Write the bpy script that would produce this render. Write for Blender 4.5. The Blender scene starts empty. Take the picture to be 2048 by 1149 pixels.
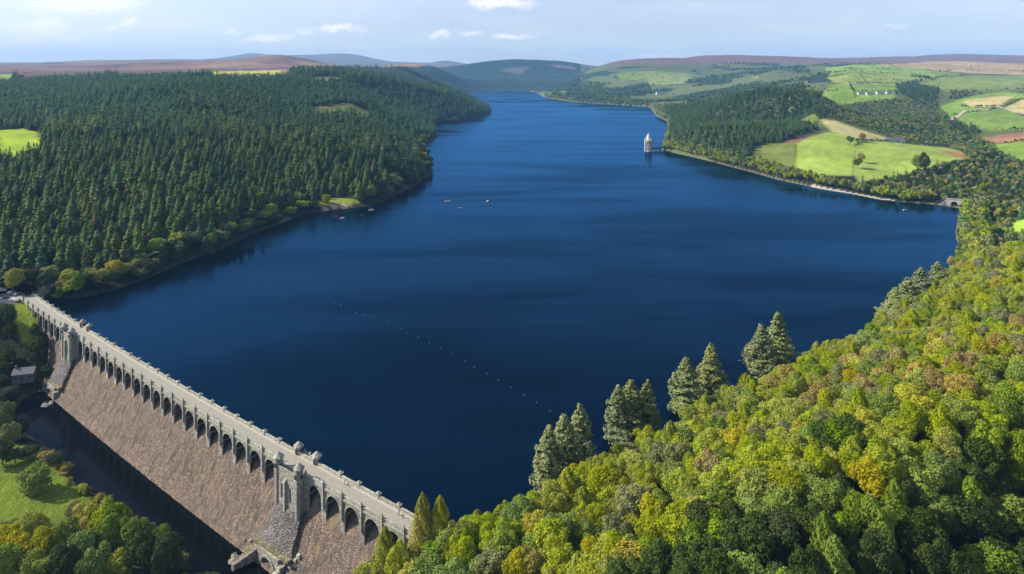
import bpy, math, random
import numpy as np
from mathutils import Vector
sc = bpy.context.scene
COL = sc.collection
R = math.radians

# ------------------------------------------------------------------ camera, world, sun, exposure
F, HC, HZ = 1300.0, 155.0, 140.0           # focal length in px of a 2048 wide frame, camera height, horizon row
cam = bpy.data.cameras.new('camera'); camo = bpy.data.objects.new('camera', cam); COL.objects.link(camo)
camo.location = (0, 0, HC); camo.rotation_euler = (R(90), 0, 0)
cam.sensor_width = 36; cam.lens = 36 * F / 2048
cam.shift_y = -(574.5 - HZ) / 2048
cam.clip_start = 1; cam.clip_end = 120000
sc.camera = camo
SUN_EL, SUN_V = R(35), Vector((-0.99, 0.10, 0)).normalized()
w = bpy.data.worlds.new('World'); sc.world = w; w.use_nodes = True
sun = bpy.data.lights.new('sun', 'SUN'); sun.energy = 5.0; sun.angle = R(0.55); sun.color = (1.0, 0.92, 0.76)
suno = bpy.data.objects.new('sun', sun); COL.objects.link(suno)
sd = Vector((SUN_V.x * math.cos(SUN_EL), SUN_V.y * math.cos(SUN_EL), math.sin(SUN_EL)))
suno.rotation_euler = sd.to_track_quat('Z', 'Y').to_euler()
suno.location = (-300, 0, 500)
sc.view_settings.view_transform = 'Standard'; sc.view_settings.look = 'None'
sc.view_settings.exposure = 0.62; sc.view_settings.gamma = 1.0
sc.cycles.use_denoising = True
sc.cycles.max_bounces = 6; sc.cycles.volume_bounces = 1; sc.cycles.transparent_max_bounces = 8


class NT:
    """small node-tree helper"""
    def __init__(s, tree): s.t = tree; s.n = tree.nodes; s.n.clear()
    def add(s, typ, **kw):
        n = s.n.new(typ)
        for k, v in kw.items(): setattr(n, k, v)
        return n
    def put(s, sock, v):
        if hasattr(v, 'is_output') or hasattr(v, 'links'): s.t.links.new(v, sock)
        else: sock.default_value = v
    def math(s, op, a, b=0.0, clamp=False):
        n = s.add('ShaderNodeMath', operation=op, use_clamp=clamp); s.put(n.inputs[0], a); s.put(n.inputs[1], b); return n.outputs[0]
    def mix(s, f, a, b, mode='MIX'):
        n = s.add('ShaderNodeMix', data_type='RGBA', blend_type=mode)
        s.put(n.inputs[0], f); s.put(n.inputs[6], a); s.put(n.inputs[7], b); return n.outputs[2]
    def noise(s, vec, scale, detail=4.0, rough=0.55, out='Fac', dist=0.0):
        n = s.add('ShaderNodeTexNoise'); s.put(n.inputs['Vector'], vec); n.inputs['Scale'].default_value = scale
        n.inputs['Detail'].default_value = detail; n.inputs['Roughness'].default_value = rough; n.inputs['Distortion'].default_value = dist
        return n.outputs[out]
    def ramp(s, fac, stops, interp='LINEAR'):
        n = s.add('ShaderNodeValToRGB'); n.color_ramp.interpolation = interp; e = n.color_ramp.elements
        while len(e) < len(stops): e.new(0.5)
        for i, (p, c) in enumerate(stops): e[i].position = p; e[i].color = c if len(c) == 4 else (*c, 1)
        s.put(n.inputs[0], fac); return n.outputs[0]
    def mapping(s, vec, scale=(1, 1, 1), rot=(0, 0, 0), loc=(0, 0, 0)):
        n = s.add('ShaderNodeMapping'); s.put(n.inputs[0], vec); n.inputs[1].default_value = loc
        n.inputs[2].default_value = rot; n.inputs[3].default_value = scale; return n.outputs[0]
    def bump(s, h, strength, dist=1.0, normal=None):
        n = s.add('ShaderNodeBump'); n.inputs['Strength'].default_value = strength; n.inputs['Distance'].default_value = dist
        s.put(n.inputs['Height'], h)
        if normal is not None: s.put(n.inputs['Normal'], normal)
        return n.outputs[0]


# world: Nishita sky with small procedural cumulus low over the hills
nt = NT(w.node_tree)
sky = nt.add('ShaderNodeTexSky', sky_type='NISHITA'); sky.sun_disc = False
sky.sun_elevation = SUN_EL; sky.sun_rotation = math.atan2(SUN_V.x, SUN_V.y) % (2 * math.pi)
sky.altitude = 400; sky.air_density = 1.0; sky.dust_density = 1.2; sky.ozone_density = 2.5
tc = nt.add('ShaderNodeTexCoord'); g = tc.outputs['Generated']
sep = nt.add('ShaderNodeSeparateXYZ'); nt.put(sep.inputs[0], g)
X_, Y_, Z_ = sep.outputs
hs = nt.add('ShaderNodeHueSaturation'); hs.inputs['Saturation'].default_value = 0.44; hs.inputs['Value'].default_value = 1.0
nt.put(hs.inputs['Color'], sky.outputs[0])
skyc = nt.mix(1.0, hs.outputs[0], (0.95, 0.99, 1.14, 1), 'MULTIPLY')
az = nt.math('DIVIDE', X_, nt.math('MAXIMUM', Y_, 0.02))
el = nt.math('DIVIDE', Z_, nt.math('MAXIMUM', Y_, 0.02))
cv = nt.add('ShaderNodeCombineXYZ'); nt.put(cv.inputs[0], az); nt.put(cv.inputs[1], el)


def px2a(x, y): return (x - 1024) / F, (HZ - y) / F
cloud = None
CL = [(150, 2, 120, 30, 1.0), (75, 52, 55, 16, 1.0), (230, 0, 60, 12, 0.8), (58, 78, 36, 12, 0.7), (257, 43, 18, 16, 1.0), (535, 77, 48, 9, 0.75),
      (680, 60, 45, 9, 0.8), (610, 64, 26, 6, 0.5), (885, 69, 20, 7, 0.8), (1020, 74, 40, 7, 0.8), (1000, 5, 62, 12, 0.95),
      (460, 58, 20, 7, 0.5), (120, 72, 60, 9, 0.45), (1330, 110, 60, 7, 0.35), (225, 60, 16, 8, 0.6), (940, 70, 18, 5, 0.5), (1790, 52, 26, 6, 0.3)]
dn = nt.noise(cv.outputs[0], 26.0, 5, 0.6, 'Color')
dv = nt.add('ShaderNodeVectorMath', operation='SUBTRACT'); nt.put(dv.inputs[0], dn); dv.inputs[1].default_value = (0.5, 0.5, 0.5)
dm = nt.add('ShaderNodeVectorMath', operation='MULTIPLY'); nt.put(dm.inputs[0], dv.outputs[0]); dm.inputs[1].default_value = (0.075, 0.03, 0)
wv = nt.add('ShaderNodeVectorMath', operation='ADD'); nt.put(wv.inputs[0], cv.outputs[0]); nt.put(wv.inputs[1], dm.outputs[0])
for (cx, cy, rx, ry, a) in CL:
    u0, v0 = px2a(cx, cy)
    m = nt.mapping(wv.outputs[0], (F / rx, F / ry, 1), loc=(-u0 * F / rx, -v0 * F / ry, 0))
    ln = nt.add('ShaderNodeVectorMath', operation='LENGTH'); nt.put(ln.inputs[0], m)
    k = nt.math('MULTIPLY', nt.math('SUBTRACT', 1.35, ln.outputs['Value'], True), a * 1.7)
    cloud = k if cloud is None else nt.math('MAXIMUM', cloud, k)
tex = nt.noise(nt.mapping(cv.outputs[0], (30, 60, 1)), 1.6, 6, 0.62)
cm = nt.math('MULTIPLY', cloud, nt.math('MULTIPLY', nt.math('SUBTRACT', tex, 0.22, True), 2.6, True), True)
thin = nt.math('MULTIPLY', nt.math('SUBTRACT', nt.noise(nt.mapping(cv.outputs[0], (3, 16, 1)), 1.5, 5, 0.6), 0.45, True), 0.9, True)
front = nt.math('GREATER_THAN', Y_, 0.05)
cm = nt.math('MULTIPLY', nt.math('MAXIMUM', cm, nt.math('MULTIPLY', thin, 0.9)), front)
lowh = nt.math('MULTIPLY', nt.math('SUBTRACT', 1.0, nt.math('DIVIDE', el, 0.075), True), 0.45, True)
skyc = nt.mix(nt.math('MULTIPLY', lowh, front), skyc, (6.6, 6.7, 7.2, 1))
skyf = nt.mix(nt.math('MULTIPLY', cm, 0.92), skyc, (7.6, 7.4, 7.4, 1))
bg = nt.add('ShaderNodeBackground'); nt.put(bg.inputs[0], skyf); bg.inputs[1].default_value = 0.105
wo = nt.add('ShaderNodeOutputWorld'); nt.t.links.new(bg.outputs[0], wo.inputs[0])


# ------------------------------------------------------------------ object helpers
def tag(o, label=None, cat=None, group=None, kind=None):
    if label: o['label'] = label
    if cat: o['category'] = cat
    if group: o['group'] = group
    if kind: o['kind'] = kind
    return o


def empty(name, loc, rz=0.0):
    o = bpy.data.objects.new(name, None); o.empty_display_size = 0.5; COL.objects.link(o)
    o.location = loc; o.rotation_euler = (0, 0, rz); return o


def mesh_obj(name, V, Fc, mats, parent=None, smooth=False, origin=None, midx=None):
    me = bpy.data.meshes.new(name)
    V = np.asarray(V, dtype=float)
    if origin is not None: V = V - np.asarray(origin)[None, :]
    me.from_pydata(V.tolist(), [], [list(map(int, f)) for f in Fc])
    for m in (mats if isinstance(mats, (list, tuple)) else [mats]): me.materials.append(m)
    if midx is not None: me.polygons.foreach_set('material_index', np.asarray(midx, dtype=np.int32))
    if smooth: me.polygons.foreach_set('use_smooth', np.ones(len(me.polygons), dtype=bool))
    me.update()
    o = bpy.data.objects.new(name, me); COL.objects.link(o)
    if parent is not None: o.parent = parent
    elif origin is not None: o.location = origin
    return o


class MB:
    """mesh builder collecting primitives (local coordinates)"""
    def __init__(s): s.v = []; s.f = []; s.m = []
    def raw(s, V, Fc, mi=0):
        b = len(s.v); s.v += [tuple(p) for p in V]; s.f += [[b + i for i in f] for f in Fc]; s.m += [mi] * len(Fc)
    def box(s, x0, x1, y0, y1, z0, z1, mi=0):
        s.raw([(x0, y0, z0), (x1, y0, z0), (x1, y1, z0), (x0, y1, z0), (x0, y0, z1), (x1, y0, z1), (x1, y1, z1), (x0, y1, z1)],
              [(0, 3, 2, 1), (4, 5, 6, 7), (0, 1, 5, 4), (1, 2, 6, 5), (2, 3, 7, 6), (3, 0, 4, 7)], mi)
    def ring(s, cx, cy, prof, n=12, mi=0, rot=0.0, sx=1.0, sy=1.0):
        """lathe: prof = [(r, z), ...] bottom to top"""
        V = []; Fc = []
        for (r, z) in prof:
            for i in range(n):
                a = rot + 2 * math.pi * i / n; V.append((cx + r * math.cos(a) * sx, cy + r * math.sin(a) * sy, z))
        for k in range(len(prof) - 1):
            for i in range(n):
                j = (i + 1) % n; Fc.append((k * n + i, k * n + j, (k + 1) * n + j, (k + 1) * n + i))
        Fc.append(tuple(range(n - 1, -1, -1))); Fc.append(tuple((len(prof) - 1) * n + i for i in range(n)))
        s.raw(V, Fc, mi)
    def tube(s, a, b, r0, r1, n=7, mi=0):
        a = Vector(a); b = Vector(b); d = (b - a).normalized(); q = d.to_track_quat('Z', 'Y'); V = []
        for p, r in ((a, r0), (b, r1)):
            for i in range(n):
                t = 2 * math.pi * i / n; V.append(tuple(p + q @ Vector((r * math.cos(t), r * math.sin(t), 0))))
        s.raw(V, [(i, (i + 1) % n, n + (i + 1) % n, n + i) for i in range(n)] + [tuple(range(n - 1, -1, -1)), tuple(n + i for i in range(n))], mi)
    def build(s, name, mats, parent=None, warp=None, **kw):
        V = np.array(s.v, dtype=float)
        if warp: V = warp(V)
        return mesh_obj(name, V, s.f, mats, parent, midx=s.m, **kw)


# ------------------------------------------------------------------ materials
def new_mat(name):
    m = bpy.data.materials.new(name); m.use_nodes = True; t = NT(m.node_tree)
    out = t.add('ShaderNodeOutputMaterial'); p = t.add('ShaderNodeBsdfPrincipled'); m.node_tree.links.new(p.outputs[0], out.inputs[0])
    return m, t, p, out


def plain(name, c, rough=0.7, metal=0.0, var=0.15, scale=2.0, bump=0.0):
    m, t, p, _ = new_mat(name)
    co = t.add('ShaderNodeTexCoord').outputs['Object']
    n = t.noise(co, scale, 5)
    a = tuple(x * (1 - var) for x in c) + (1,); b = tuple(min(1, x * (1 + var)) for x in c) + (1,)
    t.put(p.inputs['Base Color'], t.mix(n, a, b)); p.inputs['Roughness'].default_value = rough; p.inputs['Metallic'].default_value = metal
    if bump: t.put(p.inputs['Normal'], t.bump(n, bump, 0.3))
    return m


def stone_mat(name, c1, c2, c3, cell=1.2, bump=0.7, streak=0.35, stain=(0.10, 0.10, 0.06)):
    """coarse masonry: block cells, joints, long run-off stains; coordinates are metres"""
    m, t, p, _ = new_mat(name)
    co = t.add('ShaderNodeTexCoord').outputs['Object']
    ge = t.add('ShaderNodeNewGeometry').outputs['Position']
    v = t.add('ShaderNodeTexVoronoi'); t.put(v.inputs['Vector'], t.mapping(co, (1, 1, 1.5))); v.inputs['Scale'].default_value = 1.0 / cell
    ve = t.add('ShaderNodeTexVoronoi', feature='DISTANCE_TO_EDGE'); t.put(ve.inputs['Vector'], t.mapping(co, (1, 1, 1.5))); ve.inputs['Scale'].default_value = 1.0 / cell
    s = t.add('ShaderNodeSeparateColor'); t.put(s.inputs[0], v.outputs['Color'])
    blk = t.ramp(s.outputs[0], [(0.0, c1), (0.45, c2), (0.85, c3), (1.0, tuple(min(1, x * 1.35) for x in c3))])
    big = t.noise(ge, 0.035, 5, 0.6)
    col = t.mix(t.math('MULTIPLY', t.math('SUBTRACT', big, 0.45, True), 2.6, True), blk, (0.20, 0.155, 0.145, 1))
    st = t.noise(t.mapping(ge, (0.32, 0.32, 0.018)), 1.0, 4, 0.6)
    col = t.mix(t.math('MULTIPLY', t.math('SUBTRACT', st, 0.5, True), streak * 8, True), col, (*stain, 1))
    s2 = t.noise(t.mapping(ge, (0.22, 0.22, 0.03), loc=(31, 7, 3)), 1.0, 4, 0.7)
    col = t.mix(t.math('MULTIPLY', t.math('SUBTRACT', s2, 0.56, True), streak * 10, True), col, (c3[0] * 1.15, c3[1] * 1.2, c3[2] * .72, 1))
    gr = t.noise(ge, 0.9, 3, 0.6)
    col = t.mix(t.math('MULTIPLY', t.math('SUBTRACT', gr, 0.55, True), 1.6, True), col, tuple(x * 1.3 for x in c3) + (1,))
    jt = t.ramp(ve.outputs['Distance'], [(0.0, (0.35, 0.35, 0.35)), (0.10, (1, 1, 1))])
    t.put(p.inputs['Base Color'], t.mix(1.0, col, jt, 'MULTIPLY')); p.inputs['Roughness'].default_value = 0.9
    h = t.math('ADD', t.math('MULTIPLY', ve.outputs['Distance'], 1.4), t.math('MULTIPLY', s.outputs[1], 0.8))
    t.put(p.inputs['Normal'], t.bump(h, bump, 0.5 * cell))
    return m


M_FACE = stone_mat('rubble_face', (0.115, 0.08, 0.062), (0.19, 0.135, 0.105), (0.265, 0.192, 0.15), 0.75, 1.0, 0.9, (0.10, 0.088, 0.062))
M_BATTER = stone_mat('damp_masonry', (0.09, 0.078, 0.08), (0.15, 0.13, 0.13), (0.21, 0.185, 0.18), 1.1, 0.9, 0.5)
M_SHADE_DARK = stone_mat('shade_and_dark_stone', (0.018, 0.018, 0.017), (0.028, 0.027, 0.024), (0.045, 0.042, 0.036), 0.9, 0.5)  # shade inside the dam arches painted into the stone; also dark footbridge stone
M_ASHLAR = stone_mat('dressed_stone', (0.22, 0.20, 0.165), (0.32, 0.295, 0.25), (0.39, 0.365, 0.31), 0.8, 0.35, 0.22, (0.20, 0.19, 0.14))
M_ROAD = plain('pale_roadway', (0.285, 0.265, 0.225), 0.9, 0, 0.3, 0.9)
M_CAPS = stone_mat('weathered_cap', (0.27, 0.265, 0.22), (0.36, 0.36, 0.30), (0.44, 0.435, 0.37), 0.8, 0.3, 0.25, (0.25, 0.27, 0.2))


def leaf_mat(name, c, c2=None, hue=0.025, trans=0.22, nscale=0.35, vvar=0.35):
    """foliage: per-tree tone from Object Info Random, patches of lighter and darker leaves in object space"""
    m, t, p, out = new_mat(name)
    oi = t.add('ShaderNodeObjectInfo').outputs['Random']
    co = t.add('ShaderNodeTexCoord').outputs['Object']
    c2 = c2 or tuple(x * 1.7 for x in c)
    n = t.noise(co, nscale, 4, 0.65)
    f = t.math('ADD', t.math('MULTIPLY', t.math('SUBTRACT', n, 0.5), 2.2), 0.4, True)
    col = t.mix(f, (*c, 1), (*c2, 1))
    h = t.add('ShaderNodeHueSaturation'); t.put(h.inputs['Color'], col)
    t.put(h.inputs['Hue'], t.math('ADD', 0.5 - hue / 2, t.math('MULTIPLY', oi, hue)))
    r2 = t.math('FRACT', t.math('MULTIPLY', oi, 7.31)); t.put(h.inputs['Value'], t.math('ADD', 1 - vvar / 2, t.math('MULTIPLY', r2, vvar)))
    r3 = t.math('FRACT', t.math('MULTIPLY', oi, 17.7)); t.put(h.inputs['Saturation'], t.math('ADD', 0.85, t.math('MULTIPLY', r3, 0.25)))
    t.put(p.inputs['Base Color'], h.outputs[0]); p.inputs['Roughness'].default_value = 0.75; p.inputs['Specular IOR Level'].default_value = 0.15
    tr = t.add('ShaderNodeBsdfTranslucent'); t.put(tr.inputs[0], h.outputs[0])
    mx = t.add('ShaderNodeMixShader'); mx.inputs[0].default_value = trans
    t.t.links.new(p.outputs[0], mx.inputs[1]); t.t.links.new(tr.outputs[0], mx.inputs[2]); t.t.links.new(mx.outputs[0], out.inputs[0])
    return m


L_SPRUCE = leaf_mat('needles_spruce', (0.034, 0.080, 0.020), (0.10, 0.185, 0.045))
L_BLUE = leaf_mat('needles_blue_green', (0.04, 0.11, 0.042), (0.11, 0.23, 0.075))
L_OLIVE = leaf_mat('needles_olive', (0.085, 0.135, 0.022), (0.21, 0.265, 0.042))
L_BROWN = leaf_mat('needles_tawny', (0.11, 0.09, 0.03), (0.19, 0.15, 0.05))
L_PINE = leaf_mat('needles_pine', (0.18, 0.22, 0.065), (0.38, 0.41, 0.15), 0.02)
L_LARCH = leaf_mat('needles_larch', (0.32, 0.33, 0.02), (0.56, 0.53, 0.03), 0.02, trans=.4)
L_LIME = leaf_mat('leaves_yellow_green', (0.21, 0.26, 0.012), (0.44, 0.48, 0.02), trans=.3)
L_MID = leaf_mat('leaves_mid_green', (0.12, 0.19, 0.016), (0.26, 0.34, 0.028))
L_DARK = leaf_mat('leaves_dark_green', (0.034, 0.058, 0.009), (0.085, 0.125, 0.018))
L_YELLOW = leaf_mat('leaves_gold', (0.30, 0.29, 0.014), (0.52, 0.46, 0.015))
L_RUST = leaf_mat('leaves_russet', (0.25, 0.20, 0.05), (0.44, 0.35, 0.10))
L_RED = leaf_mat('leaves_red', (0.10, 0.028, 0.015), (0.17, 0.05, 0.025))
L_GREY = leaf_mat('leaves_grey_green', (0.15, 0.17, 0.065), (0.28, 0.29, 0.12))
BARK = plain('bark', (0.11, 0.085, 0.065), 0.95, 0, 0.3, 3)

# ------------------------------------------------------------------ terrain: height field from surveyed points


def W(x, y, z=0.0):
    Y = F * (HC - z) / (y - HZ); return ((x - 1024) * Y / F, Y)


SHORE = [(-400, 1010), (40, 604), (75, 594), (110, 597), (150, 598), (230, 580), (300, 555), (360, 528), (440, 500), (500, 470), (560, 448), (600, 432), (640, 424),
         (700, 417), (735, 413), (770, 402), (805, 384), (838, 367), (860, 352), (864, 340), (858, 322), (845, 300), (852, 286), (868, 279), (874, 268), (866, 256),
         (872, 246), (900, 240), (940, 236), (968, 232), (982, 226), (980, 217), (955, 207), (938, 198), (930, 191), (940, 186), (975, 183.5), (1060, 183.5),
         (1076, 187), (1085, 194), (1110, 199), (1150, 205), (1210, 209), (1300, 214.5), (1312, 232), (1334, 243), (1334, 262), (1328, 285), (1323, 300),
         (1360, 309), (1400, 318), (1450, 331), (1500, 344), (1560, 361), (1640, 378), (1700, 388), (1760, 400), (1820, 406), (1870, 410), (1925, 418),
         (1916, 440), (1911, 465), (1916, 490), (1912, 515), (1905, 545), (1860, 600), (1780, 660), (1700, 706), (1600, 752), (1500, 800), (1400, 855),
         (1320, 905), (1200, 968), (1080, 1030), (1000, 1065), (930, 1100), (880, 1112)]
LAKE = np.array([W(*p) for p in SHORE[1:]] + [(-20, 209.5), (-60, 234), (-310, 424)])
RIVPX = [(20, 838), (45, 800), (85, 780), (125, 790), (273, 905), (500, 1095), (640, 1215), (640, 1500), (430, 1500), (395, 1180), (372, 1110), (340, 1090), (264, 1035), (228, 1004), (152, 968),
         (128, 915), (60, 872)]
RIVER = np.array([W(x, y, -24) for x, y in RIVPX])


def sdist(P, poly):
    """signed distance, positive outside"""
    P = np.asarray(P, dtype=float); d2 = np.full(len(P), 1e18); ins = np.zeros(len(P), bool)
    n = len(poly)
    for i in range(n):
        a = poly[i]; b = poly[(i + 1) % n]; e = b - a; l = e @ e + 1e-9
        t = np.clip(((P - a) @ e) / l, 0, 1)
        q = P - a - t[:, None] * e[None, :]; d2 = np.minimum(d2, (q ** 2).sum(1))
        c = ((a[1] > P[:, 1]) != (b[1] > P[:, 1]))
        with np.errstate(divide='ignore', invalid='ignore'):
            xi = (b[0] - a[0]) * (P[:, 1] - a[1]) / (b[1] - a[1] + 1e-12) + a[0]
        ins ^= c & (P[:, 0] < xi)
    d = np.sqrt(d2); return np.where(ins, -d, d)


def inside(P, poly):
    ins = np.zeros(len(P), bool); n = len(poly)
    for i in range(n):
        a = poly[i]; b = poly[(i + 1) % n]
        c = ((a[1] > P[:, 1]) != (b[1] > P[:, 1]))
        xi = (b[0] - a[0]) * (P[:, 1] - a[1]) / (b[1] - a[1] + 1e-12) + a[0]
        ins ^= c & (P[:, 0] < xi)
    return ins


CP = []


def cz(*pts):                       # (px, py, z)
    for x, y, z in pts: CP.append((*W(x, y, z), z))


def cy(*pts):                       # (px, py, distance)
    for x, y, Y in pts: CP.append(((x - 1024) * Y / F, Y, HC - (y - HZ) * Y / F))


def cw(*pts): CP.extend(pts)        # world


# left woods
cz((0, 560, 8), (0, 500, 14), (0, 430, 24), (0, 360, 36), (0, 300, 50), (40, 262, 60), (0, 235, 68), (120, 260, 60), (0, 590, 6),
   (200, 540, 6), (300, 490, 10), (300, 430, 22), (300, 380, 34), (300, 320, 50), (300, 260, 68), (300, 205, 92), (150, 470, 16), (150, 380, 34), (150, 320, 48), (150, 210, 84),
   (450, 450, 12), (450, 390, 26), (450, 330, 44), (450, 270, 62), (450, 215, 86), (600, 395, 10), (600, 350, 24), (600, 300, 42), (600, 245, 64), (600, 205, 88),
   (740, 380, 12), (740, 340, 24), (750, 300, 38), (750, 250, 56), (750, 205, 80), (820, 350, 12), (820, 300, 30), (830, 265, 42), (840, 230, 44), (820, 200, 68), (640, 218, 80), (700, 228, 72),
   (0, 165, 112), (300, 168, 118), (150, 168, 116), (600, 170, 118), (450, 168, 120), (750, 175, 108), (850, 180, 92), (900, 215, 36), (940, 220, 26), (900, 190, 66), (950, 212, 22))
cy((70, 152, 2600), (300, 151, 2600), (450, 152, 2500), (600, 148, 2700), (720, 142, 2900), (800, 140, 3100), (850, 144, 3400), (0, 148, 2900), (900, 158, 3300),
   (560, 142, 3700), (480, 141, 3600), (400, 146, 3300), (560, 110, 5200), (500, 118, 5400), (620, 118, 5200), (680, 133, 5000), (440, 126, 5800), (560, 138, 4300),
   (740, 135, 5200), (800, 131, 5000), (850, 132, 5200), (880, 141, 5000), (915, 160, 5000), (930, 178, 4900), (700, 140, 3900), (780, 150, 3600), (870, 165, 4000),
   (200, 136, 4500), (300, 134, 4700), (100, 138, 4500), (0, 140, 4500), (0, 127, 9000), (200, 121, 9000), (300, 119, 9500), (400, 120, 9500), (100, 124, 9000), (300, 126, 7000), (100, 130, 7000),
   (-300, 150, 2500), (-300, 130, 8000), (-300, 220, 1300), (-300, 400, 600))
# far end of the lake
cy((1035, 119, 7000), (980, 121, 6900), (1090, 122, 7100), (945, 134, 6600), (915, 156, 6300), (1140, 127, 7000), (1165, 152, 6600), (1035, 155, 5600), (1035, 180, 4900), (1100, 160, 5500), (970, 160, 5500),
   (890, 122, 10500), (930, 128, 10700), (1000, 132, 11000), (850, 128, 10500), (1180, 135, 10500), (1240, 136, 10500),
   (470, 112, 14000), (500, 107, 14000), (545, 111, 14000), (590, 112, 14000), (640, 109, 14000), (690, 107, 14000), (725, 111, 14000), (770, 122, 14000), (830, 131, 14000),
   (850, 146, 8600), (900, 150, 8600), (960, 150, 8800), (1035, 150, 9000), (1100, 150, 9000), (1165, 152, 8600), (1240, 146, 8800), (1300, 142, 8800), (400, 122, 14000), (200, 138, 14000), (0, 138, 14000), (1000, 138, 14000), (1300, 138, 14000), (1700, 138, 14000), (2048, 138, 14000), (-300, 138, 14000), (2400, 138, 14000))
# far right bank
cy((1120, 180, 4500), (1150, 160, 4700), (1200, 148, 4900), (1180, 140, 5400), (1230, 125, 5600), (1290, 120, 5700), (1340, 119, 5800), (1400, 113, 6200), (1450, 112, 6400), (1530, 114, 6500),
   (1600, 115, 6500), (1680, 121, 6200), (1350, 150, 4500), (1250, 150, 4600), (1320, 188, 3500), (1200, 190, 3600), (1250, 170, 4200), (1420, 140, 5000), (1500, 135, 5000), (1600, 135, 5000),
   (1450, 165, 3900), (1550, 150, 3800), (1620, 158, 3300), (1320, 203, 3000), (1400, 190, 3200), (1500, 188, 2700), (1620, 178, 2400), (1560, 176, 2600))
# wooded promontory and its fields
cz((1350, 290, 14), (1400, 300, 16), (1345, 260, 22), (1360, 235, 28), (1400, 262, 34), (1450, 300, 22), (1500, 312, 16), (1450, 262, 42), (1540, 300, 22), (1560, 262, 42),
   (1600, 300, 26), (1640, 268, 36), (1710, 275, 33), (1700, 350, 8), (1640, 345, 9), (1620, 320, 18), (1720, 310, 22), (1850, 305, 26), (1930, 322, 20), (1800, 345, 9), (1780, 300, 27),
   (1760, 285, 31), (1860, 340, 13), (1560, 335, 10), (1620, 245, 46), (1620, 232, 50))
cy((1450, 188, 1900), (1400, 206, 1850), (1350, 218, 2000), (1500, 178, 1800), (1550, 172, 1700), (1600, 186, 1550), (1640, 222, 1400), (1660, 240, 1450))
# valley behind
cw((1040 * 0.62, 1500, 14), (0.56 * 1700, 1700, 20), (0.6 * 2000, 2000, 30), (0.66 * 1250, 1250, 12), (0.72 * 1150, 1150, 12), (0.48 * 2100, 2100, 28), (0.5 * 1750, 1750, 22))
cz((1960, 345, 12), (2010, 320, 20), (2048, 290, 30), (2040, 250, 42), (1960, 262, 26), (2048, 400, 12), (2040, 440, 8), (1990, 470, 6), (2048, 500, 14), (1980, 520, 6), (1980, 400, 6), (1930, 390, 5),
   (1930, 440, 3), (2300, 400, 30), (2300, 300, 60))
cy((2040, 210, 1750), (1950, 210, 1900), (1900, 190, 2300), (1860, 200, 2100), (1800, 175, 2700), (1800, 150, 3100), (1700, 142, 3000), (1640, 150, 3000), (1700, 180, 2400), (1760, 190, 2200), (1660, 190, 2200),
   (1900, 160, 2900), (1950, 145, 4000), (1860, 142, 4000), (2048, 155, 3500), (2000, 180, 2400), (2048, 190, 2200), (1780, 128, 4500), (1850, 126, 5000), (1950, 125, 5200), (2048, 132, 5000), (1700, 129, 4200),
   (1930, 109, 9500), (1870, 112, 9500), (2000, 113, 9500), (2048, 117, 9500), (1800, 117, 9500), (1740, 120, 9000), (1690, 122, 9000), (2300, 115, 9500), (2300, 150, 3000), (2300, 220, 1500))
# near right hillside, with its shaded shoulder towards the camera
cw((197, 250, 37), (157, 200, 38), (140, 270, 20), (97, 190, 40), (55, 190, 24), (40, 190, 17), (20, 185, 11), (30, 150, 30), (48, 140, 37), (80, 150, 36), (118, 150, 20), (142, 180, 27),
   (85, 112, 20), (60, 110, 30), (120, 110, 5), (170, 150, 6), (220, 160, 4), (260, 340, 21), (300, 430, 12), (250, 300, 28), (300, 250, 45), (240, 200, 18), (400, 400, 40), (500, 600, 30), (180, 310, 14),
   (110, 250, 16), (75, 225, 14), (40, 100, 30), (0, 100, 18), (0, 150, 12), (-30, 150, 0), (-60, 150, -16), (220, 120, 20), (150, 80, 15), (0, 60, 10), (130, 225, 34), (170, 280, 23), (220, 350, 12), (230, 400, 8))
# abutments and the valley below the dam
cw((-14, 208, 6.0), (-2, 206, 7), (-27, 198, 3), (-36, 190, -3), (-48, 187, -9), (-62, 188, -17), (-82, 195, -22), (-60, 165, -18), (-90, 150, -22), (-160, 120, -22), (-100, 60, -20), (-250, 80, -18), (5, 196, 9))
cz((10, 605, 6), (40, 600, 6), (70, 590, 6), (100, 585, 5.5), (50, 640, 1), (62, 690, -6), (20, 640, 4), (60, 760, -17), (30, 745, -18), (0, 700, -8), (0, 790, -19), (0, 860, -21), (60, 1000, -20.5), (0, 950, -20), (0, 1050, -20),
   (120, 990, -21.5), (160, 1050, -21.5), (250, 1110, -22), (100, 1149, -19), (0, 1149, -18), (-300, 900, -12), (-300, 1149, -10), (-300, 650, 0), (300, 1250, -22), (40, 720, -12), (85, 760, -21))
CP = np.array(CP)


def uv(P): return np.stack([P[:, 0] / P[:, 1], np.log(P[:, 1])], 1)
CPU = uv(CP[:, :2])
_h = np.arcsinh(CP[:, 2] / 60.0)          # compress far heights


def kern(A, B): return -np.sqrt(((A[:, None, :] - B[None, :, :]) ** 2).sum(2) + 0.013 ** 2)
_K = kern(CPU, CPU); N_ = len(CP)
_A = np.zeros((N_ + 1, N_ + 1)); _A[:N_, :N_] = _K + np.eye(N_) * 2e-4; _A[:N_, N_] = 1; _A[N_, :N_] = 1
_wt = np.linalg.solve(_A, np.append(_h, 0))


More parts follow.
